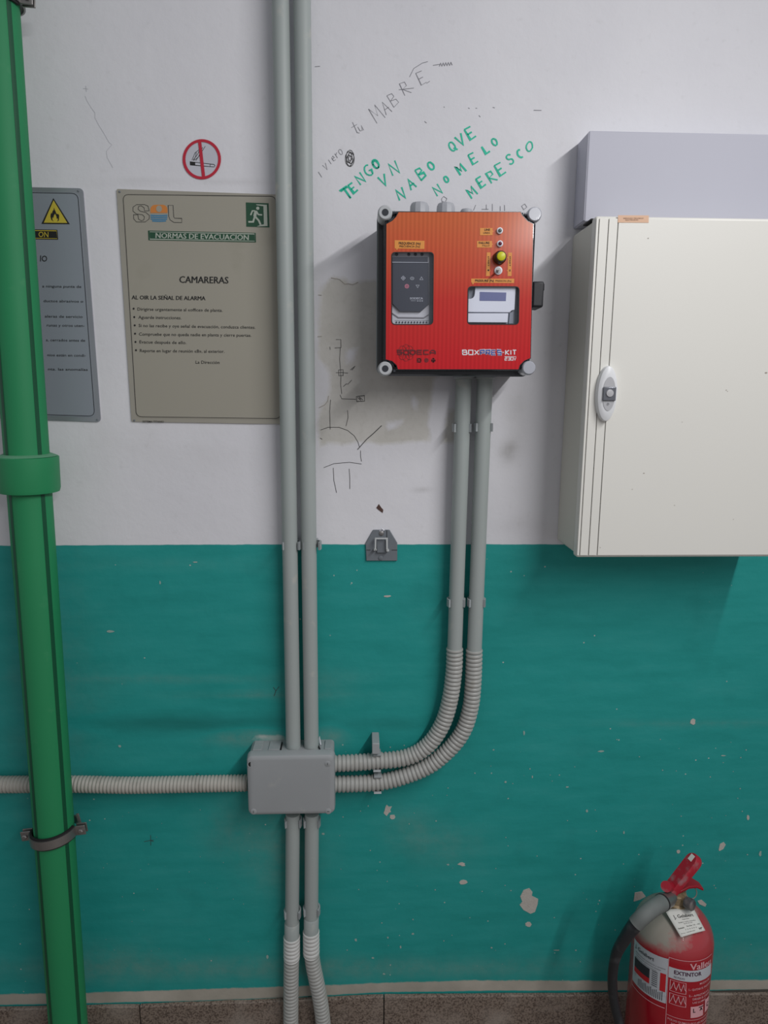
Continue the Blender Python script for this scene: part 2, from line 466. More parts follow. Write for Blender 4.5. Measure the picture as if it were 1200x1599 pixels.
def wall_material():
    m = bpy.data.materials.new('painted plaster wall'); m.use_nodes = True; nt = m.node_tree; N = nt.nodes; L = nt.links
    b = N['Principled BSDF']; tc = N.new('ShaderNodeTexCoord')

    def noise(sc, det=4, rough=.5, vec=None):
        n = N.new('ShaderNodeTexNoise'); n.inputs['Scale'].default_value = sc; n.inputs['Detail'].default_value = det; n.inputs['Roughness'].default_value = rough
        L.new(vec or tc.outputs['Object'], n.inputs['Vector']); return n.outputs[0]

    def math_(op, a, b_=None, c=None):
        n = N.new('ShaderNodeMath'); n.operation = op
        for i, v in enumerate((a, b_, c)):
            if v is None: continue
            if isinstance(v, (int, float)): n.inputs[i].default_value = v
            else: L.new(v, n.inputs[i])
        return n.outputs[0]

    def attr(nm):
        n = N.new('ShaderNodeAttribute'); n.attribute_name = nm; return n.outputs['Fac']

    def ramp(v, a, b_):
        n = N.new('ShaderNodeMapRange'); n.inputs[1].default_value = a; n.inputs[2].default_value = b_; L.new(v, n.inputs[0]); return n.outputs[0]

    def mix(f, a, b_):
        n = N.new('ShaderNodeMix'); n.data_type = 'RGBA'
        if isinstance(f, float): n.inputs[0].default_value = f
        else: L.new(f, n.inputs[0])
        for i, v in ((6, a), (7, b_)):
            if isinstance(v, tuple): n.inputs[i].default_value = v
            else: L.new(v, n.inputs[i])
        return n.outputs[2]
    big = noise(3.5, 5); fine = noise(60, 4); mid = noise(14, 5)
    mp = N.new('ShaderNodeMapping'); mp.inputs['Scale'].default_value = (1, 1, 5); L.new(tc.outputs['Object'], mp.inputs[0])
    streak = noise(7, 6, .6, mp.outputs[0])
    white = mix(ramp(big, .35, .7), lin((220, 220, 225)), lin((229, 229, 233)))
    white = mix(math_('MULTIPLY', ramp(fine, .62, .8), .25), white, lin((190, 190, 190)))
    white = mix(math_('MULTIPLY', attr('dirt'), ramp(mid, .3, .7)), white, lin((150, 148, 145)))
    teal = mix(ramp(streak, .3, .7), lin((32, 148, 142)), lin((41, 157, 152)))
    teal = mix(math_('MULTIPLY', ramp(mid, .55, .8), .35), teal, lin((26, 126, 122)))
    sm = math_('ADD', attr('smudge'), math_('MULTIPLY', math_('SUBTRACT', streak, .5), .25))
    teal = mix(math_('MULTIPLY', math_('MAXIMUM', sm, 0), ramp(noise(24, 6, .7), .25, .75)), teal, lin((126, 150, 140)))
    teal = mix(math_('MAXIMUM', math_('MULTIPLY', sm, -1), 0), teal, lin((16, 92, 86)))
    vo = N.new('ShaderNodeTexVoronoi'); vo.inputs['Scale'].default_value = 55; L.new(tc.outputs['Object'], vo.inputs[0])
    teal = mix(math_('MULTIPLY', ramp(vo.outputs['Distance'], .085, .06), ramp(noise(9, 3), .56, .6)), teal, lin((176, 190, 182)))
    edge = math_('MULTIPLY', math_('SUBTRACT', noise(40, 3), .5), 2.2)
    ft = ramp(math_('ADD', attr('h_teal'), edge), .6, -.6)
    col = mix(ft, white, teal)
    e2 = math_('MULTIPLY', math_('SUBTRACT', noise(35, 6, .7), .5), 9.0)
    cream = mix(ramp(mid, .3, .7), lin((162, 158, 146)), lin((186, 180, 168)))
    fb = math_('MULTIPLY', ramp(math_('ADD', attr('h_b1'), e2), 1.5, -1.5), ramp(math_('ADD', attr('h_b0'), math_('MULTIPLY', e2, .5)), -1., 1.))
    col = mix(fb, col, cream)
    e3 = math_('MULTIPLY', math_('SUBTRACT', noise(30, 6, .6), .5), 16.0)
    pl = mix(ramp(mid, .3, .7), lin((197, 195, 188)), lin((212, 210, 205)))
    pl = mix(math_('MULTIPLY', ramp(noise(120, 3), .5, .8), .3), pl, lin((178, 175, 168)))
    fp = ramp(math_('ADD', attr('patch'), e3), -4.5, 3.5)
    col = mix(fp, col, pl)
    L.new(col, b.inputs['Base Color'])
    r = N.new('ShaderNodeMix'); r.data_type = 'FLOAT'; L.new(ft, r.inputs[0]); r.inputs[2].default_value = .72; r.inputs[3].default_value = .55
    L.new(r.outputs[0], b.inputs['Roughness']); b.inputs['Specular IOR Level'].default_value = .3
    h = math_('ADD', math_('MULTIPLY', noise(45, 5, .6), 1.0), math_('MULTIPLY', noise(9, 4), 2.2))
    h = math_('SUBTRACT', h, math_('MULTIPLY', fp, .9))
    bp = N.new('ShaderNodeBump'); bp.inputs['Strength'].default_value = .42; bp.inputs['Distance'].default_value = .0016
    L.new(h, bp.inputs['Height']); L.new(bp.outputs[0], b.inputs['Normal'])
    return m


me.materials.append(wall_material())

# floor
M_floor = mat('terrazzo floor', (124, 108, 98), .5, var=.3, scale=220)
g = G().box((.1, -1.6, -.03), 4.6, 3.2, .06); o = g.build('floor', M_floor); o['kind'] = 'structure'

# terrazzo baseboard made of tiles
def terrazzo():
    m = bpy.data.materials.new('terrazzo tile'); m.use_nodes = True; nt = m.node_tree; N = nt.nodes; L = nt.links; b = N['Principled BSDF']
    tc = N.new('ShaderNodeTexCoord'); n = N.new('ShaderNodeTexNoise'); n.inputs['Scale'].default_value = 330; n.inputs['Detail'].default_value = 3; L.new(tc.outputs['Object'], n.inputs[0])
    cr = N.new('ShaderNodeValToRGB'); cr.color_ramp.elements[0].position = .38; cr.color_ramp.elements[0].color = lin((84, 72, 64)); cr.color_ramp.elements[1].position = .56; cr.color_ramp.elements[1].color = lin((136, 122, 110))
    L.new(n.outputs[0], cr.inputs[0]); n2 = N.new('ShaderNodeTexNoise'); n2.inputs['Scale'].default_value = 12; L.new(tc.outputs['Object'], n2.inputs[0])
    mx = N.new('ShaderNodeMix'); mx.data_type = 'RGBA'; mx.inputs[7].default_value = lin((160, 150, 140)); L.new(cr.outputs[0], mx.inputs[6])
    r = N.new('ShaderNodeMapRange'); r.inputs[1].default_value = .5; r.inputs[2].default_value = .9; L.new(n2.outputs[0], r.inputs[0]); L.new(r.outputs[0], mx.inputs[0])
    L.new(mx.outputs[2], b.inputs['Base Color']); b.inputs['Roughness'].default_value = .55
    return m


M_tile = terrazzo()
base = G().box((.1, -.002, .046), 4.6, .004, .092).build('baseboard_back', mat('joint mortar', (70, 66, 60), .9)); base['kind'] = 'structure'
jx = [-940, -560, -170, 218, 600, 985, 1370, 1760, 2150]
topx = [-900, 0, 300, 440, 600, 750, 1200, 2200]; topy = [1594, 1575, 1569, 1564, 1555.5, 1553.5, 1551.5, 1536]
for a, b in zip(jx[:-1], jx[1:]):
    pa = P(a, np.interp(a, topx, topy), .007); pb = P(b, np.interp(b, topx, topy), .007)
    za, zb = pa.z - .001, pb.z - .001
    q = G(); x0, x1 = pa.x + .0012, pb.x - .0012
    n = 14; v = []; f = []
    prof = [(.002, 0), (.008, 0), (.008, .975), (.0065, 1), (.002, 1)]
    for i in range(n + 1):
        t = i / n; xx = x0 + (x1 - x0) * t; zt = za + (zb - za) * t + random.uniform(-.0007, .0007)
        v += [(xx, -dd, zt * hh + .0005) for dd, hh in prof]
    k = len(prof)
    f = [(i * k + j, (i + 1) * k + j, (i + 1) * k + (j + 1) % k, i * k + (j + 1) % k) for i in range(n) for j in range(k)] + [tuple(range(k)), tuple(range(n * k, n * k + k))]
    q.add(v, f).build('tile', M_tile, base)

# paint chips, specks, hole, marks on the wall
def blob(cx, cy, rx, ry, n=11, jit=.3):
    return [(cx + rx * math.cos(2 * PI * k / n) * random.uniform(1 - jit, 1 + jit * .5), cy + ry * math.sin(2 * PI * k / n) * random.uniform(1 - jit, 1 + jit * .5)) for k in range(n)]


big_chip = [(813, 1400), (818, 1390), (827, 1387), (832, 1393), (831, 1399), (841, 1404), (840, 1412), (836, 1424), (829, 1427), (818, 1421), (812, 1413), (816, 1408)]
chips = [big_chip, blob(825.5, 1443.5, 6, 5, 7), blob(1083, 1127, 4.5, 6, 9), [(1123, 1327), (1125, 1318), (1131, 1315), (1134, 1319), (1130, 1326), (1124, 1329)],
         blob(606, 1265, 7, 8, 10, .5), blob(612, 1276, 5, 4, 8, .5), blob(724, 1378, 6, 4, 8), [(990, 1408), (992, 1394), (1003, 1392), (1009, 1400), (1000, 1405)],
         [(1090, 1407), (1096, 1405), (1104, 1412), (1102, 1416), (1093, 1412)], blob(605, 931, 6, 1.6, 8), blob(722, 1350, 6, 3, 8, .5), blob(1169, 1277, 2.5, 4, 8), blob(1060, 1330, 3, 3)]
for i, c in enumerate(chips):
    G().pxprism(c, 0, .0006).build('paint_chip', M_chip, wall)
g = G()
sp = [(172, 986, 8, 2.5), (250, 910, 2, 4), (187, 1165, 3, 2.5), (305, 878, 6, 1.5), (575, 1223, 1.5, 1.5), (790, 1221, 3, 2), (886, 1229, 4, 2), (794, 1247, 2, 2), (819, 1144, 2, 5), (940, 1173, 8, 2),
      (917, 1266, 3, 3), (870, 1484, 8, 1.5), (626, 1479, 2, 3), (645, 1458, 3, 2), (505, 1302, 3, 3), (418, 1494, 3, 4), (556, 1468, 3, 4), (606, 1464, 2, 2), (583, 1496, 3, 2), (610, 1507, 2, 2),
      (771, 1171, 2, 1.5), (832, 1213, 1.5, 3), (768, 1480, 2, 2), (600, 1521, 3, 2), (900, 1484, 2, 2), (1188, 1333, 3, 6), (1130, 1180, 5, 1.5), (975, 1300, 2, 3), (330, 1500, 2, 2), (700, 1350, 3, 2), (1100, 1500, 2, 2)]
for x, y, rx, ry in sp: g.flat(blob(x, y, rx * .8, ry * .8, 7, .4), .0005)
for _ in range(90):
    x, y = random.uniform(510, 1180), random.uniform(1150, 1525); r = random.uniform(.5, 1.3); g.flat(blob(x, y, r, r, 5), .0005)
for _ in range(30):
    x, y = random.uniform(150, 430), random.uniform(1240, 1520); r = random.uniform(.4, .9); g.flat(blob(x, y, r, r, 5), .0005)
o = g.build('paint_specks', mat('speck', (150, 176, 168), .9), wall); o['kind'] = 'stuff'
# small hole with brick showing
G().pxprism([(588, 793), (592, 787), (596, 793), (599, 796), (598, 801), (591, 796)], 0, .0007).build('plug_hole', mat('hole brown', (84, 62, 56), .9, var=.4, scale=300), wall)
# green marker writing
Z4 = zoom(480, 80, 3)
g = G()
for ch, x, y, h, a in [('T', 186, 664, 58, -38), ('E', 215, 640, 46, -38), ('N', 250, 597, 48, -38), ('G', 287, 558, 52, -30), ('O', 321, 528, 46, -30),
                       ('V', 358, 605, 50, -25), ('N', 408, 548, 58, -25), ('N', 440, 668, 50, -25), ('A', 490, 620, 50, -32), ('B', 535, 572, 56, -32), ('O', 580, 537, 40, -35),
                       ('Q', 680, 446, 46, -30), ('V', 720, 415, 50, -30), ('E', 765, 383, 56, -30), ('N', 612, 650, 46, -35), ('O', 652, 600, 30, -30), ('M', 720, 552, 46, -35), ('E', 778, 502, 50, -28),
                       ('L', 838, 458, 40, -30), ('O', 878, 425, 36, -30), ('M', 772, 660, 48, -38), ('E', 815, 612, 48, -33), ('R', 866, 587, 54, -30), ('E', 905, 552, 56, -30),
                       ('S', 952, 505, 46, -25), ('C', 998, 480, 38, -25), ('O', 1042, 446, 48, 10)]:
    letter(g, ch, x, y, h, a, 2.6, Z4, .8, rep=1)
letter(g, 'T', 190, 666, 54, -38, 2.6, Z4, .8); letter(g, 'O', 322, 530, 38, -30, 2.6, Z4, .8)
plab(g.build('marker_writing', M_marker, wall), 'green marker capitals scrawled on the white wall')
g = G()
for ch, x, y, h, a in [('t', 228, 358, 60, -25), ('u', 252, 352, 44, -25), ('M', 325, 292, 78, -35), ('A', 372, 262, 62, -30), ('B', 406, 226, 64, -30),
                       ('R', 462, 172, 62, -25), ('E', 535, 125, 62, -25), ('i', 62, 565, 50, -30), ('v', 88, 530, 50, -30), ('i', 108, 508, 40, -30), ('e', 124, 493, 40, -30), ('r', 140, 478, 40, -30), ('o', 156, 462, 44, -30)]:
    letter(g, ch, x, y, h, a, .8, Z4, .7)
for l in ([(480, 120), (500, 80), (540, 55), (566, 48)], [(430, 180), (500, 172)], [(36, 72), (60, 70)], [(560, 150), (575, 140)], [(590, 66), (625, 60)],
          [(1062, 276), (1098, 277)], [(755, 265), (762, 268)], [(790, 266), (797, 267)], [(870, 262), (880, 265)], [(805, 300), (812, 308)], [(640, 260), (645, 262)], [(550, 328), (560, 336)],
          [(630, 690), (640, 680), (655, 690), (648, 706), (632, 704), (630, 690)], [(818, 740), (850, 740)], [(780, 745), (790, 720)], [(868, 715), (868, 748)], [(840, 742), (840, 718)],
          [(905, 725), (905, 748)], [(925, 720), (926, 748)], [(1005, 725), (1020, 715), (1030, 730), (1015, 742), (1005, 725)]):
    g.stroke([Z4(*p) for p in l], .8, .0005)
sc = [(620 + k * 6, 70 - (k % 2) * 14 - k * .5) for k in range(11)]
g.stroke([Z4(*p) for p in sc], 1.1, .0006)
plab(g.build('pencil_writing', M_pencil, wall), 'faint pencil words slanting upward on the white wall')
g = G()
pts = []
for k in range(150):
    a = k * .62; r = .62 + .38 * math.sin(k * .37)
    pts.append(Z4(200 + 22 * r * math.cos(a), 502 + 40 * r * math.sin(a)))
g.stroke(pts, .45, .0006)
Z8 = zoom(480, 420, 3.333)
for l in ([(150, 367), (175, 367), (176, 410)], [(143, 411), (175, 409)], [(172, 410), (169, 470), (173, 525)], [(163, 526), (187, 524), (187, 555), (165, 556), (163, 526)], [(174, 526), (175, 556)],
          [(150, 540), (180, 539), (212, 542)], [(176, 556), (174, 600), (180, 650)], [(171, 655), (180, 676), (254, 678)], [(256, 664), (298, 659), (299, 688), (258, 690), (256, 664)],
          [(262, 668), (280, 684), (270, 666), (290, 682)], [(122, 680), (117, 740), (120, 835)], [(210, 735), (213, 772), (202, 818)],
          [(70, 838), (110, 824), (165, 824), (210, 840), (245, 868), (264, 900), (272, 925)], [(278, 945), (278, 975), (283, 1002)], [(283, 1015), (220, 1006), (140, 1013), (86, 1034)],
          [(136, 1035), (139, 1100), (153, 1165)], [(219, 1040), (222, 1090), (222, 1145)], [(225, 525), (250, 505)], [(232, 527), (246, 512)], [(188, 612), (204, 598), (212, 600), (232, 578)],
          [(68, 880), (78, 886)], [(120, 420), (118, 405)]):
    g.stroke([Z8(*p) for p in l], .75, .0005)
for l in ([(262, 940), (310, 886), (345, 856), (388, 815)],): g.stroke([Z8(*p) for p in l], 1.2, .0006)
ZT = zoom(0, 1130, 3)
for l in ([(675, 553), (700, 548), (720, 546)], [(706, 522), (707, 571)], [(918, 240), (922, 234), (932, 236)], [(706, 548), (720, 552)]): g.stroke([ZT(*p) for p in l], .7, .0006)
for l in ([(427, 1073), (431, 1079), (436, 1072)], [(431, 1079), (428, 1087)]): g.stroke(l, .8, .0006)
plab(g.build('pencil_sketch', M_pencild, wall), 'thin dark pencil diagram drawn on the bare plaster')
# raised edge of the peeled paint
g = G()
for l in ([(125, 46), (150, 50), (168, 54), (182, 66), (195, 78), (215, 77), (236, 81), (250, 76), (264, 68)], [(58, 135), (75, 136)], [(56, 352), (76, 350)], [(62, 722), (90, 708), (106, 690), (112, 660)]):
    pp = [Z8(*p) for p in l]; g.tube([P(x, y, .0004) for x, y in pp], .0007, 6)
g.build('peeled_edge', M_chip, wall, smooth=True)
# hairline crack
ck = [(134, 150), (137, 158), (143, 168), (148, 176), (149, 184), (155, 196), (163, 208), (170, 222), (174, 226), (166, 236), (168, 246), (176, 262)]
g = G().stroke([(x + random.uniform(-1, 1), y) for x, y in ck], .5, .0005)
g.stroke([(130, 138), (138, 139)], .5, .0005); g.stroke([(134, 134), (135, 143)], .8, .0005)
g.build('hairline_crack', mat('crack', (186, 187, 192), .9), wall)

# ================================================================== SIGNS
def framed(g, c, wd, d, r=6):
    g.stroke(rquad(c, r, 6), wd, d, closed=True)


# grey fire sign behind the green pipe
t = thing('safety_sign', 'grey metal fire prevention plate with yellow flame triangle, half hidden behind green pipe', 'sign', P(30, 650, 0))
fc = [(-106, 289), (129.5, 294), (157.5, 659), (-76, 651)]
G().pxprism(rquad(fc, 7), .0, .0022).build('plate', M_platee, t)
G().pxprism(rquad([(-99, 296), (123, 301), (149.5, 652), (-70, 645)], 9), .0022, .0027).build('printed_face', M_plateg, t)
g = G(); framed(g, [(-97, 298), (121.5, 302), (148, 650), (-69, 643)], .9, .0031, 10)
for s, x0, x1, y in [('a ninguna punta de', 66, 127, 449.5), ('ductos abrasivos o', 68, 130, 472.5), ('aleras de servicio', 70, 129, 496.5), ('runas y otros uten-', 73, 132, 510.5),
                     ('s, cerrados antes de', 72, 133, 533.5), ('nios están en condi-', 74, 134, 557), ('nta. las anomalías', 75, 137, 579)]:
    text(g, s, x0, y - .8, x1, y, 4.1, .0031, .004)
text(g, 'IO', 62.5, 408, 73.5, 408.5, 9.5, .0031, .01)
g.build('printed_text', M_ink, t)
Zb = zoom(40, 290, 9.23)
G().flat([Zb(400, 178), Zb(638, 555), Zb(228, 550)], .0030).build('triangle_border', M_ink, t)
G().flat([Zb(403, 210), Zb(602, 537), Zb(262, 533)], .0033).build('triangle_fill', M_yel, t)
g = G().flat([Zb(*p) for p in [(405, 520), (372, 490), (360, 450), (362, 410), (375, 385), (378, 410), (392, 360), (405, 350), (408, 315), (420, 345), (432, 370), (440, 395), (455, 410), (470, 405), (485, 430), (482, 460), (480, 500), (455, 518), (468, 490), (462, 465), (450, 480), (445, 440), (425, 400), (408, 430), (400, 470), (394, 450), (384, 470), (390, 495)]], .0036)
g.build('flame_symbol', M_ink, t)
G().flat(rquad([Zb(-400, 620), Zb(458, 634), Zb(470, 778), Zb(-390, 762)], 1), .0030).build('caption_border', M_ink, t)
g = G(); g.stroke([Zb(-380, 640), Zb(445, 650), Zb(456, 762), Zb(-375, 748)], .7, .0034, closed=True)
text(g, 'ON', *Zb(185, 738), *Zb(328, 742), 8.6, .0034, .006); g.build('caption_text', M_yel, t)
for x, y in ((122.5, 298.3), (152, 655.3)): G().lathe([(.0016, 0), (.0014, .0012), (.0006, .0016)], P(x, y, .0022), 'y', 12).build('rivet', M_bracket, t, smooth=True)

# beige evacuation sign
t = thing('evacuation_sign', 'beige metal evacuation rules plate with green banner, left of the twin grey conduits', 'sign', P(310, 660, 0))
ec = [(182, 295), (441, 304), (447, 662.5), (205.5, 658.5)]
G().pxprism(rquad(ec, 3), .0, .0022).build('plate', M_platebe, t)
G().pxprism(rquad([(191, 302.5), (434, 310), (440, 656), (213, 652.5)], 7), .0022, .0026).build('printed_face', M_plateb, t)
Z2 = zoom(180, 280, 4.1)
g = G(); framed(g, [Z2(50, 97), Z2(1027, 108), Z2(1060, 1532), Z2(135, 1520)], .8, .0030, 9)
D = .0030
text(g, 'CAMARERAS', *Z2(410, 662), *Z2(723, 667), 10.8, D); text(g, 'CAMARERAS', *Z2(412.5, 662), *Z2(725.5, 667), 10.8, D + .0001)
text(g, 'AL OIR LA SEÑAL DE ALARMA', *Z2(105, 768), *Z2(576, 774), 6.4, D); text(g, 'AL OIR LA SEÑAL DE ALARMA', *Z2(106.6, 768), *Z2(578, 774), 6.4, D + .0001)
for s, x0, y0, x1, y1 in [('Dirigirse urgentemente al «office» de planta.', 142, 840, 688, 848), ('Aguarde instrucciones.', 148, 892, 424, 896), ('Si no las recibe y oye señal de evacuación, conduzca clientes.', 150, 945, 898, 957),
                          ('Compruebe que no queda nadie en planta y cierre puertas.', 152, 1000, 872, 1008), ('Evacue después de ello.', 155, 1050, 456, 1055), ('Reporte en lugar de reunión «B», al exterior.', 158, 1106, 700, 1111), ('La Dirección', 515, 1180, 668, 1182)]:
    text(g, s, *Z2(x0, y0), *Z2(x1, y1), 4.9, D, .004)
text(g, 'SISTEMA TITANIO', *Z2(175, 1557), *Z2(312, 1558), 3., D, .004)
for x, y in ((118, 828), (122, 882), (125, 935), (127, 988), (130, 1041), (133, 1094)): g.flat(circ(*Z2(x, y), 1.6, 10), D)
g.build('printed_text', M_ink, t)
Z9 = zoom(190, 300, 9.23)
g = G()
# S outline, L outline
so = [(398, 268), (380, 200), (330, 178), (215, 180), (165, 215), (165, 275), (215, 315), (300, 325), (330, 355), (320, 400), (285, 412), (245, 390), (235, 325), (172, 325), (175, 385), (215, 430), (340, 430), (398, 385), (400, 335), (350, 292), (270, 275), (238, 245), (245, 205), (285, 197), (325, 225), (330, 270)]
g.stroke([Z9(*p) for p in so], .75, D, closed=True); g.build('logo_letter', M_ink2, t); g = G()
g.stroke([Z9(*p) for p in [(672, 190), (742, 190), (752, 355), (765, 376), (868, 378), (868, 438), (755, 436), (700, 400), (680, 350)]], .75, D, closed=True)
g.build('logo_letter', M_ink2, t)
rr = rrect(415, 182, 662, 438, 70)
top = [(x, y) for x, y in rr if y < 310]; top = sorted(top, key=lambda p: p[0])
g = G().flat([Z9(*p) for p in [(415, 300)] + top + [(662, 300)]], D); g.build('sun_emblem', M_orange_s, t)
G().flat([Z9(*p) for p in circ(540, 240, 42, 20, 48)], D + .0003).build('sun_disc', M_plateb, t)
g = G()
for k, (y, x0, x1) in enumerate([(333, 416, 662), (360, 417, 661), (388, 421, 657), (414, 440, 640)]):
    g.stroke([Z9(x0 + (x1 - x0) * i / 8, y + 5 * math.sin(PI * i / 8)) for i in range(9)], 1.9, D)
g.build('sea_emblem', M_blue_s, t)
bq = [Z2(210, 328), Z2(900, 343), Z2(902, 404), Z2(213, 390)]
G().flat(bq, D).build('banner', M_greeninner, t)
g = G(); g.stroke([Z2(220, 336), Z2(892, 350), Z2(894, 396), Z2(222, 383)], .8, D + .0003, closed=True)
text(g, 'NORMAS DE EVACUACION', *Z2(258, 376), *Z2(853, 389), 8.5, D + .0003); text(g, 'NORMAS DE EVACUACION', *Z2(260.5, 376), *Z2(855.5, 389), 8.5, D + .0004); g.build('banner_text', M_signtxt, t)
G().flat([Z2(837, 148), Z2(983, 153), Z2(988, 308), Z2(840, 303)], D).build('exit_square', M_greeninner, t)
ZE = zoom(360, 250, 5)
g = G(); E_ = D + .0003
g.flat([ZE(*p) for p in [(200, 345), (285, 349), (290, 515), (205, 518), (240, 505), (262, 502), (258, 360), (205, 352)]], E_)
g.flat([ZE(*p) for p in circ(214, 376, 13, 12)], E_)
for l, wd in (([(200, 395), (190, 440)], 4.6), ([(202, 398), (218, 425), (248, 428)], 2.2), ([(192, 396), (172, 396), (158, 430)], 2.2), ([(190, 440), (178, 482), (140, 482)], 2.6), ([(196, 444), (222, 472), (236, 505)], 2.8)):
    g.stroke([ZE(*p) for p in l], wd, E_)
g.build('running_figure', M_signtxt, t)
for x, y in ((187, 299.5), (210, 656.5)): G().lathe([(.0016, 0), (.0014, .0012), (.0006, .0016)], P(x, y, .0022), 'y', 12).build('rivet', M_bracket, t, smooth=True)

# no smoking sticker
t = thing('no_smoking_sticker', 'round red and white no-smoking sticker above the beige plate', 'sticker', P(316, 249, 0))
G().pxprism(circ(315.5, 249, 29, 40, 30.5), 0, .0005).build('sticker_disc', M_stick, t)
Z1 = zoom(0, 0, 3)
g = G()
a = [Z1(*p) for p in ((890, 757), (1003, 770), (1008, 776), (1005, 782), (892, 772))]
g.stroke(a, .7, .0009, closed=True); g.flat([Z1(*p) for p in ((890, 757), (915, 760), (915, 774), (891, 772))], .0009); g.stroke([Z1(985, 768), Z1(985, 781)], .6, .0009)
for l in ([(900, 750), (915, 715), (935, 700)], [(905, 750), (925, 725), (940, 695)], [(912, 750), (930, 735), (950, 690)], [(918, 752), (940, 720), (962, 685)], [(908, 752), (918, 730), (920, 712)]): g.stroke([Z1(*p) for p in l], .7, .0009)
g.build('cigarette_symbol', M_ink, t)
g = G(); g.stroke(circ(315.3, 248.6, 27.8, 44, 29.2), 4.4, .0012, closed=True); g.stroke([(311.8, 220), (315, 249), (318.2, 277)], 5, .0013); g.build('prohibition_ring', M_red, t)

# ================================================================== CONDUITS
RP = .0126
DA = .024


def corr_path(pts, pitch=.0074, r0=.0124, amp=.0021, sub=10):
    """dense path through control points (Catmull-Rom) and ribbed radii"""
    pts = [Vector(p) for p in pts]; ext = [pts[0] * 2 - pts[1]] + pts + [pts[-1] * 2 - pts[-2]]
    cur = []
    for i in range(1, len(ext) - 2):
        p0, p1, p2, p3 = ext[i - 1:i + 3]
        for k in range(24):
            t = k / 24
            cur.append(.5 * ((2 * p1) + (p2 - p0) * t + (2 * p0 - 5 * p1 + 4 * p2 - p3) * t * t + (3 * p1 - p0 - 3 * p2 + p3) * t ** 3))
    cur.append(pts[-1])
    s = [0]
    for a, b in zip(cur, cur[1:]): s.append(s[-1] + (b - a).length)
    Lh = s[-1]; n = max(2, int(Lh / pitch)) * sub
    out = []; rad = []; j = 0
    for i in range(n + 1):
        q = Lh * i / n
        while j < len(s) - 2 and s[j + 1] < q: j += 1
        t = (q - s[j]) / max(1e-9, s[j + 1] - s[j]); out.append(cur[j].lerp(cur[j + 1], t))
        ph = (i % sub) / sub; rad.append(r0 + amp * (.7, .9, 1, 1, 1, .9, .7, .1, 0, .1)[i % sub])
    return out, rad


def straight(name, label, p0, p1, group=None, r=RP):
    g = G().tube([p0, p0.lerp(p1, .5), p1], r, 40)
    return tag(g.build(name, M_pipe, None, smooth=50), label, 'conduit', group)


JB_T = .029   # inside the junction box
# upper twin conduits, from above the frame into the junction box
straight('conduit', 'left one of the two long grey conduits above the junction box', P(437.2, -60, DA), P(458.6, 1178, DA))
straight('conduit', 'right one of the two long grey conduits above the junction box', P(471.3, -60, DA), P(486.8, 1178, DA))
# conduits under the orange box
tC = straight('conduit', 'left grey conduit dropping from the orange box', P(724.6, 592, DA), P(710.3, 1018, DA))
tD = straight('conduit', 'right grey conduit dropping from the orange box', P(757.8, 592, DA), P(741, 1020, DA))
# corrugated bends
def flex(name, label, pts, mtl=None, **k):
    p, r = corr_path(pts, **k)
    g = G().tube(p, r, 28)
    return tag(g.build(name, mtl or M_corr, None, smooth=75), label, 'conduit')


flex('flexible_conduit', 'inner corrugated grey conduit curving from the vertical pipe to the junction box', [P(x, y, DA) for x, y in [(710.4, 1012), (710, 1035), (708.5, 1055), (704.5, 1085), (697.5, 1114), (688, 1137), (673, 1159), (655, 1174), (635, 1182.5), (612, 1186.5), (590, 1188), (560, 1190.5), (519, 1192.5)]])
flex('flexible_conduit', 'outer corrugated grey conduit curving below its twin to the junction box', [P(x, y, DA) for x, y in [(741, 1014), (740.4, 1040), (739, 1071), (735.5, 1103), (725.5, 1137), (708.5, 1163), (683, 1187), (662, 1200), (640, 1209), (615, 1217), (592, 1221.5), (560, 1223.5), (519, 1224.5)]])
flex('flexible_conduit', 'corrugated grey conduit running left from the junction box behind the green pipe', [P(x, y, .020) for x, y in [(-160, 1226), (0, 1225), (120, 1224.5), (200, 1226), (290, 1224.5), (387, 1222.5)]], pitch=.0063, mtl=mat('beige grey corrugated', (176, 173, 165), .5, var=.08, scale=18, dust=((150, 146, 138), 30, .58)))
# lower conduits with couplers
for lab, x0, x1, yc, pts in [('left', 457.5, 456.2, 1440, [(455.8, 1490), (455, 1520), (454.6, 1560), (454.5, 1599), (455, 1680), (456, 1760)]),
                             ('right', 487.3, 486.5, 1432, [(486.5, 1484), (489, 1505), (494, 1530), (500, 1560), (505, 1599), (511, 1680), (515, 1760)])]:
    t = thing('lower_conduit', lab + ' grey conduit below the junction box, ending in corrugated hose', 'conduit', P(x0, 1440, DA))
    a = P(x0, 1270, DA); b = P(x1, yc + 4, DA)
    G().tube([a, a.lerp(b, .5), b], RP, 40).build('straight_pipe', M_pipe, t, smooth=50)
    c0 = P(x1, yc, DA); c1 = P(x1 - .3, yc + 30, DA)
    G().tube([c0, c0.lerp(c1, .03), c1], [.0128, .0137, .0137], 40).build('coupler', M_pipe, t, smooth=50)
    e0 = P(x1 - .3, yc + 22, DA); e1 = P(pts[0][0], pts[0][1] + 6, DA)
    pp, rr_ = corr_path([e0, e0.lerp(e1, .5), e1], pitch=.0070, r0=.0138, amp=.0016)
    G().tube(pp, rr_, 28).build('ribbed_adapter', M_corr_l, t, smooth=75)
    pp, rr_ = corr_path([P(x, y, DA) for x, y in pts], pitch=.0074, r0=.0124, amp=.0019)
    G().tube(pp, rr_, 28).build('corrugated_hose', M_corr, t, smooth=75)


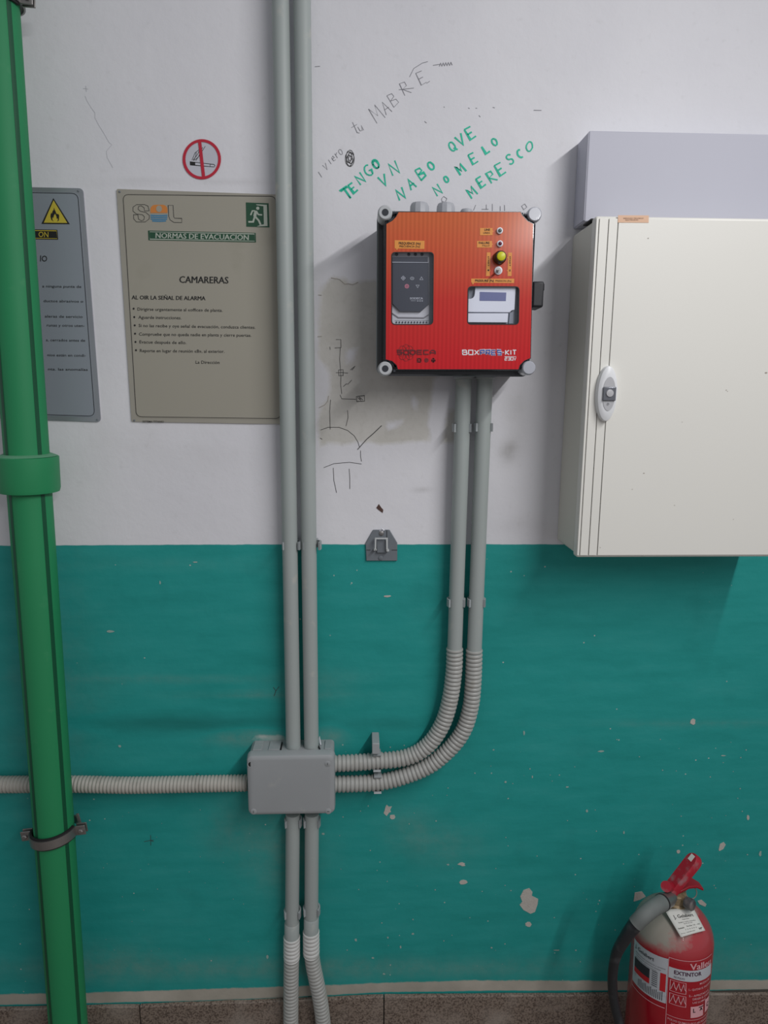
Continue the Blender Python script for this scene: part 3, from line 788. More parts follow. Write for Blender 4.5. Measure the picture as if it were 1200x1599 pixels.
# clips: open C rings on a small foot
def clip(cx_list, y, label, hpx=12, horizontal=False, r=RP, half=128):
    cs = [P(x, yy, DA) for x, yy in cx_list]
    ctr = sum(cs, Vector()) / len(cs)
    t = thing('conduit_clip', label, 'clip', (ctr.x, 0, ctr.z))
    hw = .0065
    for c in cs:
        g = G(); n = 18; ro = r + .0032; ri = r + .0004
        v = []; 
        for i in range(n + 1):
            a = math.radians(-half + 2 * half * i / n)   # 0 = toward wall
            k = ro + (.0012 if i in (0, n) else 0)
            for rr2 in (ri, k):
                u, dd = rr2 * math.sin(a), rr2 * math.cos(a)
                for s in (-hw, hw):
                    v.append(c + (Vector((s, dd, u)) if horizontal else Vector((u, dd, s))))
        f = []
        for i in range(n):
            b0 = i * 4; b1 = b0 + 4
            for p, q in ((0, 1), (1, 3), (3, 2), (2, 0)): f.append((b0 + p, b0 + q, b1 + q, b1 + p))
        f += [(0, 1, 3, 2), (n * 4, n * 4 + 1, n * 4 + 3, n * 4 + 2)]
        g.add(v, f); g.build('clip_ring', M_clip, t, smooth=40)
        dep = DA - r - .0006
        g = G()
        if horizontal: g.box((c.x, -dep / 2, c.z), .014, dep, .018)
        else: g.box((c.x, -dep / 2, c.z), .018, dep, .014)
        g.build('clip_foot', M_clip, t, bevel=.001)
    return t


clip([(455.6, 851), (487.6, 851)], 0, 'double grey clip on the twin conduits at the paint line')
clip([(457.2, 1425), (487.0, 1421)], 0, 'double grey clip just above the ribbed hose adapters near the floor')
clip([(458.2, 1283), (487.3, 1283)], 0, 'double grey clip directly under the junction box')
clip([(721.4, 668), (755.0, 667)], 0, 'double grey clip just below the orange box')
clip([(712.6, 940), (744.2, 940)], 0, 'double grey clip just above the corrugated bends')
clip([(589, 1187.5)], 0, 'upper grey clip holding the inner corrugated conduit', horizontal=True, r=.0146, half=125)
clip([(590, 1221.5)], 0, 'lower grey clip holding the outer corrugated conduit', horizontal=True, r=.0146, half=125)
# tab of the upper clip
G().pxrect(581.5, 1161, 593, 1178, .0, .040).build('clip_tab', M_clip, [o for o in bpy.data.objects if o.get('label', '').startswith('upper grey clip')][0], bevel=.0012)

# ================================================================== JUNCTION BOX
t = thing('junction_box', 'small grey plastic junction box joining the conduits low on the teal wall', 'junction box', P(455, 1272, 0))
DJ = .056
lid = [(384.5, 1181), (522.5, 1180), (521.5, 1272), (387.5, 1276)]
W = [P(*p, DJ) for p in lid]


def loft(g, rings):
    n = len(rings[0]); v = [p for r in rings for p in r]
    f = [(i * n + k, i * n + (k + 1) % n, (i + 1) * n + (k + 1) % n, (i + 1) * n + k) for i in range(len(rings) - 1) for k in range(n)]
    f += [tuple(range(n)), tuple(range((len(rings) - 1) * n, len(rings) * n))]
    return g.add(v, f)


def ringrect(x0, z0, x1, z1, r, d, n=6):
    return [Vector((x, -d, z)) for x, z in rrect(x0, z0, x1, z1, r, n)]


x0 = W[0].x; x1 = W[1].x; z1 = W[0].z; z0 = W[2].z
g = loft(G(), [ringrect(x0 + .002, z0 + .002, x1 - .002, z1 - .002, .007, 0), ringrect(x0 + .0015, z0 + .0015, x1 - .0015, z1 - .0015, .008, .038)])
g.build('body', M_box, t, smooth=35)
g = loft(G(), [ringrect(x0 - .0005, z0 - .0005, x1 + .0005, z1 + .0005, .009, .0385), ringrect(x0, z0, x1, z1, .009, .050), ringrect(x0 + .0012, z0 + .0012, x1 - .0012, z1 - .0012, .009, .0535),
               ringrect(x0 + .004, z0 + .004, x1 - .004, z1 - .004, .008, .0555), ringrect(x0 + .009, z0 + .008, x1 - .009, z1 - .008, .006, .056)])
lidm = g.build('lid', M_box, t, smooth=30)
g = loft(G(), [ringrect(x0 + .0008, z0 + .0008, x1 - .0008, z1 - .0008, .008, .0378), ringrect(x0 + .0008, z0 + .0008, x1 - .0008, z1 - .0008, .008, .0388)])
g.build('seam', M_dark, t)
for i, (x, y) in enumerate([(392.5, 1192.5), (512, 1191.5), (396.5, 1266), (513, 1265.5)]):
    c = P(x, y, .0535)
    if i == 0:
        G().lathe([(.0056, .0018), (.0062, .0026), (.0048, .0026), (.0046, .001)], c, 'y', 24, False).build('screw_well', M_box, t, smooth=True)
        G().lathe([(.0046, .0), (.0046, .0023)], c, 'y', 20).build('open_hole', M_dark, t)
    else:
        G().lathe([(.0056, .0005), (.0054, .0026), (.0048, .003)], c, 'y', 24).build('screw_cap', M_box, t, smooth=True)
        g = G(); q = c + Vector((0, -.0031, 0)); g.box(q, .0007 if i < 3 else .004, .0004, .004 if i < 3 else .0007); g.build('screw_slot', M_dark, t)
# top knock-out details
g = G(); zt = z1 - .0013
for px_, wd in ((404, .016), (430, .020), (513, .012)):
    q = P(px_, 1165, .018); G().box((q.x, -.020, zt), wd, .030, .0030).build('knockout_tab', M_box, t, bevel=.0008)
for px_ in (440.5, 498): q = P(px_, 1165, .018); G().box((q.x, -.024, zt + .0010), .0018, .024, .0026, Matrix.Rotation(.25 if px_ > 450 else 0, 3, 'Z')).build('knockout_gap', M_dark, t)
plab(G().tube([P(496, 1160, .02), P(499, 1150, .012), P(501, 1163, .02)], .0012, 8).build('plaster_flake', M_white, t), 'white broken edge')
for xx in (458.3, 487.3):
    c = P(xx, 1276, DA); c.z = z0 - .0005
    G().lathe([(.0142, .001), (.0148, -.002), (.0142, -.004)], c, 'z', 32).build('lock_nut', M_box, t, smooth=True)

# ================================================================== GREEN PIPE
t = thing('green_pipe', 'thick vertical green plastic water pipe with dark stripes at the left edge', 'pipe', P(90, 1599, .066))
DG = .066
ga, gb = P(-9.5, 0, DG), P(118.5, 1760, DG)
def gpt(y):   # point on the axis seen at row y
    ux = P(0, y, DG).z; k = (ux - ga.z) / (gb.z - ga.z); return ga.lerp(gb, k)


RG = .0315
ga2 = ga + (ga - gb) * .12; gb2 = gpt(1900); gb2 = ga.lerp(gb, (0.0 - ga.z) / (gb.z - ga.z))
cu, cl_ = gpt(712), gpt(767)
G().tube([ga2, ga2.lerp(cu, .5), cu], RG, 56).build('upper_pipe', M_green, t, smooth=50)
G().tube([cl_, cl_.lerp(gb2, .5), gb2], RG, 56).build('lower_pipe', M_green, t, smooth=50)
G().tube([cu, cu.lerp(cl_, .02), cu.lerp(cl_, .9), cl_], [.0430, .0445, .0440, .0425], 56).build('coupling', mat('green coupling', (34, 136, 86), .5, var=.06), t, smooth=40)
G().tube([cu + Vector((0, 0, .0035)), cu], [.0345, .0425], 56).build('weld_bead', mat('weld bead', (96, 156, 122), .6), t, smooth=True)
ax = (gb - ga).normalized()
e1 = Vector((1, 0, 0)); e1 = (e1 - ax * e1.dot(ax)).normalized(); e2 = ax.cross(e1).normalized()
if e2.y > 0: e2 = -e2      # toward the room
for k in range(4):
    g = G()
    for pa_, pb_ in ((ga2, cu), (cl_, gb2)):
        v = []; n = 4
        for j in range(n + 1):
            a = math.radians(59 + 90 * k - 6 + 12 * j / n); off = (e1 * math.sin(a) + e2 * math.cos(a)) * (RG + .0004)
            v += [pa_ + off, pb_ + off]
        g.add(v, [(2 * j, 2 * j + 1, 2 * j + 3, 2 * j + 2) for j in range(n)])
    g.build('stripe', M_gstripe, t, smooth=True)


def clamp(c, label, tilt=0, up=1):
    t = thing('pipe_clamp', label, 'clamp', c)
    Mt = Matrix.Rotation(tilt, 3, 'Y')
    def arc_band(r0, r1, h, a0, a1, n=26):
        v = []
        for i in range(n + 1):
            a = math.radians(a0 + (a1 - a0) * i / n)
            for rr2 in (r0, r1):
                for s in (-h / 2, h / 2): v.append(c + Mt @ Vector((rr2 * math.sin(a), -rr2 * math.cos(a), s)))
        f = []
        for i in range(n):
            b0 = i * 4; b1 = b0 + 4
            for p, q in ((0, 1), (1, 3), (3, 2), (2, 0)): f.append((b0 + p, b0 + q, b1 + q, b1 + p))
        return v, f + [(0, 1, 3, 2), (n * 4, n * 4 + 1, n * 4 + 3, n * 4 + 2)]
    G().add(*arc_band(.0332, .0362, .021, -84, 84)).build('rubber_liner', M_rubber, t, smooth=40)
    G().add(*arc_band(.0364, .0386, .0150, -84, 84)).build('front_band', M_steel, t, smooth=40)
    G().add(*arc_band(.0364, .0386, .0150, 96, 264)).build('rear_band', M_steel, t, smooth=40)
    for s in (-1, 1):
        for k, dy in (('front_ear', -.004), ('rear_ear', .004)):
            G().box(c + Mt @ Vector((s * .0455, dy, 0)), .017, .0024, .017, Mt).build(k, M_steel, t, bevel=.0008)
        q = c + Mt @ Vector((s * .047, -.0052, 0))
        b = G().lathe([(.0045, 0), (.0045, .003), (.0028, .0042)], q, 'y', 6).build('bolt', M_steel, t)
        G().lathe([(.0022, -.014), (.0022, 0)], q, 'y', 10).build('bolt_shank', M_steel, t, smooth=True)
    G().lathe([(.004, -(-c.y - .0386)), (.004, 0)], c + Vector((0, .0386, 0)), 'y', 12).build('wall_stud', M_steel, t, smooth=True)
    return t


c = gpt(1300); k = clamp(c, 'steel pipe clamp around the lower green pipe', tilt=-.10)
G().box(c + Vector((.040, .006, .018)), .005, .002, .022, Matrix.Rotation(-.2, 3, 'Y')).build('clamp_tongue', M_steel, k, bevel=.0005)
clamp(gpt(-6), 'steel pipe clamp at the top of the green pipe', tilt=.06)

# ================================================================== WALL BRACKET
t = thing('wall_bracket', 'small grey plate with metal staple, astride the white and teal paint line', 'bracket', P(596, 876, 0))
ZB = zoom(560, 810, 15)
G().pxprism([ZB(*p) for p in [(345, 265), (732, 265), (912, 570), (912, 985), (185, 985), (170, 575)]], 0, .004).build('plate', M_bracket, t, bevel=.0008)
g = G()
g.pxprism([ZB(*p) for p in [(385, 450), (690, 450), (690, 480), (385, 480)]], .012, .0145); g.pxprism([ZB(*p) for p in [(385, 480), (420, 480), (418, 745), (383, 745)]], .0135, .0145)
g.pxprism([ZB(*p) for p in [(650, 480), (690, 480), (690, 745), (655, 745)]], .012, .0145); g.pxprism([ZB(*p) for p in [(655, 720), (722, 740), (722, 770), (655, 770)]], .004, .0145); g.pxprism([ZB(*p) for p in [(362, 725), (430, 725), (430, 748), (362, 748)]], .004, .0145)
g.build('staple', M_bracketl, t, bevel=.0004)
G().pxprism([ZB(*p) for p in [(425, 500), (655, 500), (655, 800), (440, 800)]], .004, .009).build('centre_block', M_bracket, t, bevel=.0006)
for x, y in ((540, 340), (525, 915)): G().lathe([(.0042, 0), (.004, .0012), (.002, .002)], P(*ZB(x, y), .004), 'y', 18).build('screw', M_steel if y < 500 else M_bracket, t, smooth=True)
for l in ([(190, 735), (285, 735)], [(775, 735), (910, 735)], [(665, 265), (665, 445)]): G().stroke([ZB(*p) for p in l], .9, .0043).build('groove', M_dark, t)
G().tube([P(*ZB(500, 290), .004), P(*ZB(560, 235), .007), P(*ZB(600, 265), .006), P(*ZB(545, 300), .004)], .0012, 8).build('wire_stub', M_white, t, smooth=True)

# ================================================================== CABINET AND TRUNKING
t = thing('wall_trunking', 'lilac grey painted duct cover on the wall above the cream cabinet', 'trunking', P(1080, 340, 0))
a = P(921, 204, .052); b = P(1290, 208, .052); zb = P(1000, 360, 0).z
G().add([(a.x, 0, zb), (b.x, 0, zb), (b.x, 0, a.z), (a.x, 0, a.z), (a.x, -.052, zb), (b.x, -.052, zb), (b.x, -.052, a.z), (a.x, -.052, a.z)],
        [(0, 1, 2, 3), (4, 5, 6, 7), (0, 1, 5, 4), (3, 2, 6, 7), (0, 3, 7, 4), (1, 2, 6, 5)]).build('cover', M_trunk, t, bevel=.0015)
g = G(); g.box((a.x - .0004, -.026, (a.z + zb) / 2), .0008, .05, a.z - zb - .004); g.build('cover_lip', M_trunk, t)

t = thing('electrical_cabinet', 'large cream wall cabinet with closed door at the right edge', 'cabinet', P(1050, 850, 0))
d1 = .100; d2 = .116
fl = P(929.4, 336, d2); bl = P(903.0, 871.3, d2)
cx0 = (fl.x + bl.x) / 2; cz1 = fl.z; cz0 = bl.z; cx1 = P(1262, 600, d2).x
G().add(*(lambda X0, X1, Z0, Z1, D0, D1: ([(X0, -D0, Z0), (X1, -D0, Z0), (X1, -D0, Z1), (X0, -D0, Z1), (X0, -D1, Z0), (X1, -D1, Z0), (X1, -D1, Z1), (X0, -D1, Z1)],
        [(0, 1, 2, 3), (4, 5, 6, 7), (0, 1, 5, 4), (3, 2, 6, 7), (0, 3, 7, 4), (1, 2, 6, 5)]))(cx0 + .003, cx1 - .003, cz0 + .003, cz1 - .003, 0, .092)).build('body', M_creamside, t, bevel=.003)
G().box(((cx0 + cx1) / 2, -.0945, (cz0 + cz1) / 2), cx1 - cx0 - .014, .005, cz1 - cz0 - .014).build('door_seal', M_dark, t)
# door: a tray with a ribbed face of separate strips
cuts = []
for px_ in (934.5, 949.5, 964.3): cuts.append(P(px_, 336, d2).x + cx0 - P(929.4, 336, d2).x)
tilt = [P(x, 871, d2).x - P(x2, 336, d2).x for x, x2 in ((904.8, 934.5), (918.2, 949.5), (931.9, 964.3))]
door = G().box(((cx0 + cx1) / 2, -.1052, (cz0 + cz1) / 2), cx1 - cx0, .0172, cz1 - cz0).build('door', M_cream, t, bevel=.004)
edges = [cx0 + .0006] + cuts + [cx1 - .0042]
for i in range(4):
    xa, xb = edges[i] + .00055 * (i > 0), edges[i + 1] - .00055 * (i < 3)
    G().box(((xa + xb) / 2, -.1146, (cz0 + cz1) / 2), xb - xa, .0028, cz1 - cz0 - .008).build('facing_strip' if i < 3 else 'door_panel', M_cream, door, bevel=.0005)
g = G()
for xx in cuts: g.box((xx, -.1142, (cz0 + cz1) / 2), .0010, .0008, cz1 - cz0 - .010)
g.build('groove_shadow_gap', mat('groove', (86, 84, 78), .8), door)
# lock
ZL = zoom(920, 560, 14.53)
oc = P(948.4, 615.5, .122)
def ell(g, cx, cz, prof, c):
    """prof: (rx, rz, depth)"""
    rings = [[Vector((c.x + cx + rx * math.cos(2 * PI * k / 40), -dd, c.z + cz + rz * math.sin(2 * PI * k / 40))) for k in range(40)] for rx, rz, dd in prof]
    return loft(g, rings)


lc = P(949.5, 615, .125)
ell(G(), 0, 0, [(.0155, .0405, .1158), (.0155, .0405, .121), (.0142, .039, .1245), (.0115, .034, .1262), (.0098, .026, .1268)], lc).build('lock_escutcheon', M_lockw, t, smooth=35)
ell(G(), .0012, 0, [(.0095, .0245, .1266), (.0095, .0245, .1275)], lc).build('lock_handle', M_lockg, t, smooth=35)
G().box((lc.x + .0012, -.1285, lc.z), .0192, .003, .020).build('lock_insert', M_lockd, t, bevel=.0012)
G().lathe([(.0055, .0), (.0052, .0018), (.003, .0022)], Vector((lc.x + .0012, -.1298, lc.z + .001)), 'y', 24).build('lock_barrel', M_lockg, t, smooth=True)
G().lathe([(.0022, .0), (.0016, .0012)], Vector((lc.x + .0006, -.1274, lc.z - .0145)), 'y', 12).build('lock_stud', M_chrome, t, smooth=True)
ZC = zoom(860, 180, 3.53)
G().pxprism([ZC(374, 551), ZC(543, 552), ZC(542, 592), ZC(372, 591)], .116, .1165).build('peach_label', M_peach, t)
g = G(); text(g, 'SERVICIO TECNICO', *ZC(402, 571), *ZC(514, 571), 1.9, .1168); text(g, 'ELECTRICIDAD', *ZC(415, 580), *ZC(485, 580), 1.9, .1168); g.build('label_print', mat('brown ink', (130, 88, 60), .6), t)
g = G()
for x, y, r in ((1006, 739, 1.3), (1135, 609, 1.2), (1137, 611, .9), (1013, 372, 1.4), (1066, 659, .8), (988, 764, .9), (1054, 789, 1), (1005, 867, 1), (1146, 811, .8), (938, 855, 1), (1197, 582, 2.2)): g.flat(blob(x, y, r, r * .6, 6), .1164)
g.build('scuff_marks', mat('scuff', (168, 160, 150), .8), t)['kind'] = 'stuff'
# dark block filling the notch at the top corner between duct and cabinet
q = P(908, 350, .06); G().box((cx0 + .012, -.072, cz1 + .0005), .022, .036, .003).build('notch_block', M_rubber, t, bevel=.001)

# ================================================================== ORANGE CONTROL BOX
t = thing('control_box', 'orange fronted fan control box with clear windows and black rim', 'control box', P(715, 585, 0))
DF = .108
st = [P(x, y, DF) for x, y in ((603, 331.5), (833, 331.5), (828, 576), (602.5, 576))]
bx0 = min(st[0].x, st[3].x); bx1 = (st[1].x + st[2].x) / 2; bz1 = st[0].z; bz0 = st[2].z
G().add([], [])
loft(G(), [ringrect(bx0 - .006, bz0 - .006, bx1 + .006, bz1 + .006, .010, 0), ringrect(bx0 - .0055, bz0 - .0055, bx1 + .0055, bz1 + .0055, .010, .062)]).build('body', M_blackm, t, smooth=35)
loft(G(), [ringrect(bx0 - .011, bz0 - .010, bx1 + .010, bz1 + .010, .012, .0625), ringrect(bx0 - .011, bz0 - .010, bx1 + .010, bz1 + .010, .012, .074), ringrect(bx0 - .009, bz0 - .008, bx1 + .008, bz1 + .008, .012, .077)]).build('rim', M_black, t, smooth=30)
loft(G(), [ringrect(bx0 - .0108, bz0 - .0098, bx1 + .0098, bz1 + .0098, .012, .0686), ringrect(bx0 - .0118, bz0 - .0108, bx1 + .0108, bz1 + .0108, .012, .0696), ringrect(bx0 - .0118, bz0 - .0108, bx1 + .0108, bz1 + .0108, .012, .0706), ringrect(bx0 - .0108, bz0 - .0098, bx1 + .0098, bz1 + .0098, .012, .0716)]).build('rim_highlight_ridge', mat('rim highlight grey', (120, 128, 138), .2, coat=.5), t, smooth=30)  # ridge coloured pale grey to paint highlight lines along the black rim
# cover walls (hollow) with the front plate holding two windows
n_ = 6
r0 = ringrect(bx0 - .004, bz0 - .004, bx1 + .004, bz1 + .004, .016, .077); r1 = ringrect(bx0 - .0015, bz0 - .0015, bx1 + .0015, bz1 + .0015, .016, .105); r2 = ringrect(bx0 + .001, bz0 + .001, bx1 - .001, bz1 - .001, .016, DF - .0006)
nn = len(r0)
G().add(r0 + r1 + r2, [(i * nn + k, i * nn + (k + 1) % nn, (i + 1) * nn + (k + 1) % nn, (i + 1) * nn + k) for i in range(2) for k in range(nn)]).build('cover_wall', M_black, t, smooth=40)


def holed(g, outer, holes, d0, d1):
    """pixel polygons -> plate with holes between depths d0,d1"""
    loops = [[P(x, y, d1) for x, y in l] for l in [outer] + holes]
    tri = tessellate_polygon([[Vector((p.x, p.z, 0)) for p in l] for l in loops])
    fl_ = [p for l in loops for p in l]; n = len(fl_)
    v = fl_ + [Vector((p.x, -d0, p.z)) for p in fl_]
    f = [tuple(q) for q in tri] + [tuple(i + n for i in reversed(q)) for q in tri]; b0 = 0
    for l in loops:
        m_ = len(l)
        f += [(b0 + i, b0 + (i + 1) % m_, b0 + (i + 1) % m_ + n, b0 + i + n) for i in range(m_)]; b0 += m_
    return g.add(v, f)


Za = zoom(590, 380, 9.23); Zc = zoom(710, 380, 8)
win1 = rquad([Za(203, 130), Za(806, 130), Za(796, 1168), Za(203, 1168)], 6)
win2 = rquad([Zc(172, 540), Zc(810, 542), Zc(802, 1012), Zc(165, 1010)], 6)
outer = [(622, 330.5), (814, 330.5), (817, 336), (825, 344.5), (834, 349), (829.5, 560), (820, 564), (813, 571), (811, 577.5), (621, 577.5), (619, 571), (612, 564.5), (602, 562), (603, 349), (612, 344), (618, 338)]
holed(G(), outer, [win1, win2], DF - .003, DF - .0004).build('cover_plate', M_black, t)


def sticker_mat():
    m = bpy.data.materials.new('orange sticker'); m.use_nodes = True; nt = m.node_tree; N = nt.nodes; L = nt.links; b = N['Principled BSDF']
    tc = N.new('ShaderNodeTexCoord'); sp_ = N.new('ShaderNodeSeparateXYZ'); L.new(tc.outputs['Object'], sp_.inputs[0])
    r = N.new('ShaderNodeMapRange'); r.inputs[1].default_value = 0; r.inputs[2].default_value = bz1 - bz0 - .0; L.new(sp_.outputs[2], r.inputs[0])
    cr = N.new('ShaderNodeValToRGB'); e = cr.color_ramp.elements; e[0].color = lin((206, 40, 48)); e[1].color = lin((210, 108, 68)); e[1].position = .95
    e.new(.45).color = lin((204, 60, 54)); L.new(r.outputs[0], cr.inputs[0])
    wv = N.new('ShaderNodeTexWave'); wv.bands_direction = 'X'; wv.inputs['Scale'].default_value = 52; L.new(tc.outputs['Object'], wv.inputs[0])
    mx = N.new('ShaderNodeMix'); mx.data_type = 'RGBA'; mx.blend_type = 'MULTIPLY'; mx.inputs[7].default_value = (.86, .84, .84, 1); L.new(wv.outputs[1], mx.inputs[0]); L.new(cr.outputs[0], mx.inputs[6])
    L.new(mx.outputs[2], b.inputs['Base Color']); b.inputs['Roughness'].default_value = .17; b.inputs['Specular IOR Level'].default_value = .25
    return m


def inset(poly, k):
    cx = sum(p[0] for p in poly) / len(poly); cy = sum(p[1] for p in poly) / len(poly)
    return [(x + (k if x < cx else -k), y + (k if y < cy else -k)) for x, y in poly]


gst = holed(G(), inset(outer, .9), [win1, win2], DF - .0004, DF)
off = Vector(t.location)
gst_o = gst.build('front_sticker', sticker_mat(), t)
# texture origin at the bottom of the sticker
mo = Vector((0, 0, bz0 - off.z)); gst_o.location = mo
for v in gst_o.data.vertices: v.co -= mo
for wn, sh in ((win1, 1.3), (win2, 1.3)):
    g = G(); g.stroke(wn, 1.5, DF + .0003, closed=True); g.build('window_gasket', M_ink, t)
    G().flat(inset(wn, -.2), DF - .0022).build('window_pane', M_glass, t)
# corner screws
for i, (x, y) in enumerate([(601.7, 333), (834.5, 335.5), (601.7, 575.8), (825.5, 574.6)]):
    c = P(x, y, .104); left = i in (0, 2)
    s_ = G().lathe([(.0105, -.028), (.0105, .0), (.0100, .0035), (.0085, .0050)], c, 'y', 32).build('corner_screw' if left else 'screw_cap', M_screwring if left else mat('cap clear', (178, 181, 190), .25, coat=.4), t, smooth=40)
    if left: G().lathe([(.0048, .0), (.0048, .0053)], c, 'y', 20).build('screw_hole', M_screwhole, s_)
    sx = 1 if left else -1; sz = -1 if i < 2 else 1
    g = G().tube([c + Vector((sx * .0145, .006, -sz * .004)), c + Vector((sx * .012, .006, sz * .006)), c + Vector((sx * .004, .006, sz * .0135))], .0022, 10)
    g.build('corner_fillet', mat('clear smoke rim', (112, 118, 126), .15, coat=.6), t, smooth=True)
# latch at right
q0 = P(831, 440, .075); q1 = P(845, 480.5, .075)
g = G(); g.add(*(lambda X0, X1, Z0, Z1, D0, D1: ([(X0, -D0, Z0), (X1, -D0, Z0), (X1, -D0, Z1), (X0, -D0, Z1), (X0, -D1, Z0), (X1, -D1, Z0), (X1, -D1, Z1), (X0, -D1, Z1)],
        [(0, 1, 2, 3), (4, 5, 6, 7), (0, 1, 5, 4), (3, 2, 6, 7), (0, 3, 7, 4), (1, 2, 6, 5)]))(bx1 + .008, q1.x + .002, q1.z, q0.z, .040, .082))
g.build('side_latch', M_blackm, t, bevel=.003)
g = G().box((q1.x + .001, -.060, q0.z - .008), .004, .04, .010); g.box((q1.x - .001, -.060, q1.z + .003), .004, .04, .006); g.build('latch_lip', M_blackm, t, bevel=.001)
# cable glands on top
for x, w_, hh in ((655.5, .0150, 1), (696.5, .0145, 1), (729, .010, .66)):
    c = P(x, 330, .048); c.z = bz1 + .0055
    g = G().lathe([(w_, 0), (w_, .008 * hh), (w_ * .96, .010 * hh), (w_ * .93, .018 * hh), (w_ * .8, .022 * hh), (w_ * .45, .0235 * hh)], c, 'z', 12 if hh == 1 else 16)
    g.build('cable_gland', mat('gland grey', (172, 174, 180), .45), t, smooth=25)
# vertical adapters where conduits enter from below
for x in (724.4, 757.8):
    c = P(x, 590, DA); c.z = bz0 - .0062
    G().lathe([(.0165, 0), (.0165, -.006), (.0150, -.0075)], c, 'z', 32).build('entry_nut', M_clip, t, smooth=30)
# printed labels on the sticker
Zd = zoom(570, 310, 8); Ze = zoom(720, 310, 8)
T1 = DF + .0003; T2 = DF + .0006
G().flat([Zd(*p) for p in [(373, 520), (747, 528), (745, 630), (415, 625), (400, 650), (390, 624), (373, 622)]], T1).build('caption_tag', M_tag, t)
G().flat([Ze(*p) for p in [(240, 368), (397, 368), (397, 398), (413, 408), (397, 418), (397, 458), (240, 458)]], T1).build('caption_tag', M_tag, t)
G().flat([Ze(*p) for p in [(203, 530), (390, 530), (390, 562), (405, 570), (390, 580), (390, 612), (203, 612)]], T1).build('caption_tag', M_tag, t)
G().flat([Ze(*p) for p in [(325, 673), (372, 673), (370, 740), (382, 745), (369, 752), (364, 895), (376, 903), (363, 912), (362, 968), (315, 968)]], T1).build('caption_tag', M_tag, t)
G().flat([Ze(*p) for p in [(592, 676), (640, 676), (634, 968), (585, 968), (587, 908), (572, 900), (587, 892), (590, 748), (576, 740), (590, 732)]], T1).build('caption_tag', M_tag, t)
G().flat([Ze(*p) for p in [(130, 1000), (668, 1002), (666, 1056), (168, 1052), (150, 1078), (138, 1050), (130, 1048)]], T1).build('caption_tag', M_tag, t)
g = G()
text(g, 'FREQUENCE (Hz)', *Zd(425, 572), *Zd(698, 577), 3.8, T2, .02); text(g, 'FRECUENCIA (Hz)', *Zd(432, 608), *Zd(690, 612), 3.2, T2, .01)
text(g, 'LINE', *Ze(296, 402), *Ze(366, 402), 3.4, T2, .02); text(g, 'LINEA', *Ze(282, 440), *Ze(364, 440), 3, T2)
text(g, 'FAILURE', *Ze(225, 566), *Ze(360, 566), 3.4, T2, .02); text(g, 'FALLO', *Ze(270, 598), *Ze(360, 598), 2.8, T2)
text(g, 'START', *Ze(338, 720), *Ze(338, 846), 2.2, T2, .02); text(g, 'I', *Ze(337, 886), *Ze(337, 905), 2.4, T2, .02)
text(g, 'START', *Ze(608, 720), *Ze(605, 846), 2.2, T2, .02); text(g, 'II', *Ze(605, 888), *Ze(604, 908), 2.4, T2, .02)
text(g, 'PRESSURE (Pa)', *Ze(178, 1038), *Ze(415, 1040), 3.4, T2, .024); text(g, 'PRESION (Pa)', *Ze(435, 1038), *Ze(632, 1040), 2.6, T2, .004)
g.build('caption_text', M_tagink, t)
Z7 = zoom(590, 500, 4.615)
g = G()
for k in range(8):
    a = 2 * PI * k / 8; cx_, cy_ = 205 + 36 * math.cos(a), 235 + 36 * math.sin(a)
    g.stroke([Z7(*p) for p in circ(cx_, cy_, 24, 16)], .5, T1, closed=True)
xa_, yb_ = Z7(138, 249); block(g, 'SODECA', xa_, Z7(420, 0)[0], yb_, 7.8, 1.6, T2, gap=.36)
for x in (300, 352, 402): g.stroke([Z7(*p) for p in circ(x, 289, 12, 14)], 1.5, T1, closed=True)
g.stroke([Z7(286, 275), Z7(312, 275), Z7(312, 303), Z7(286, 303)], .9, T1, closed=True); g.stroke([Z7(402, 272), Z7(402, 306)], 1.6, T1); g.stroke([Z7(388, 292), Z7(418, 292)], 1.6, T1); g.flat([Z7(*p) for p in circ(352, 289, 6, 10)], T1); g.flat([Z7(*p) for p in circ(300, 289, 5, 10)], T1)
g.build('maker_print', M_logo, t)
g = G()
zx = lambda v_: Z7(v_, 0)[0]
yb_ = Z7(0, 252)[1]
block(g, 'BOX', zx(610), zx(733), yb_, 8.6, 1.6, T1); block(g, 'PRES', zx(736), zx(898), yb_ + .6, 9.6, 2.7, T1, gap=.5)
block(g, '-KIT', zx(896), zx(1003), yb_, 8.6, 1.6, T1); g.stroke([Z7(915, 262), Z7(1000, 262)], .7, T1); block(g, '230V', zx(915), zx(1000), Z7(0, 291)[1], 5.4, .95, T1)
g.build('model_print', M_white, t)
g = G(); block(g, 'PRES', zx(739), zx(895), yb_ - .05, 8.3, 1.4, T1 + .0004, gap=.5); g.build('model_print_blue', M_blue, t)
# indicator lamps, knob, selector
for x, y, m_, nme in ((485, 405, mat('lamp grey', (90, 104, 100), .3), 'line_lamp'), (487, 567, mat('lamp maroon', (96, 16, 48), .25), 'failure_lamp')):
    c = P(*Ze(x, y), DF + .0004)
    s_ = G().lathe([(.0044, 0), (.0044, .0022), (.0033, .003)], c, 'y', 24).build(nme, M_white, t, smooth=40)
    G().lathe([(.0027, .002), (.0024, .0042), (.001, .005)], c, 'y', 20).build('lens', m_, s_, smooth=True)
c = P(*Ze(484, 742), DF + .0004)
s_ = G().lathe([(.0092, 0), (.0092, .004), (.0080, .010), (.0072, .011)], c, 'y', 32).build('yellow_push_button', mat('button body', (38, 30, 12), .4), t, smooth=40)
G().lathe([(.0062, .011), (.0060, .0135), (.005, .0142)], c, 'y', 28).build('button_cap', mat('yellow cap', (206, 206, 28), .4), s_, smooth=40)
c = P(*Ze(468, 902), DF + .0004)
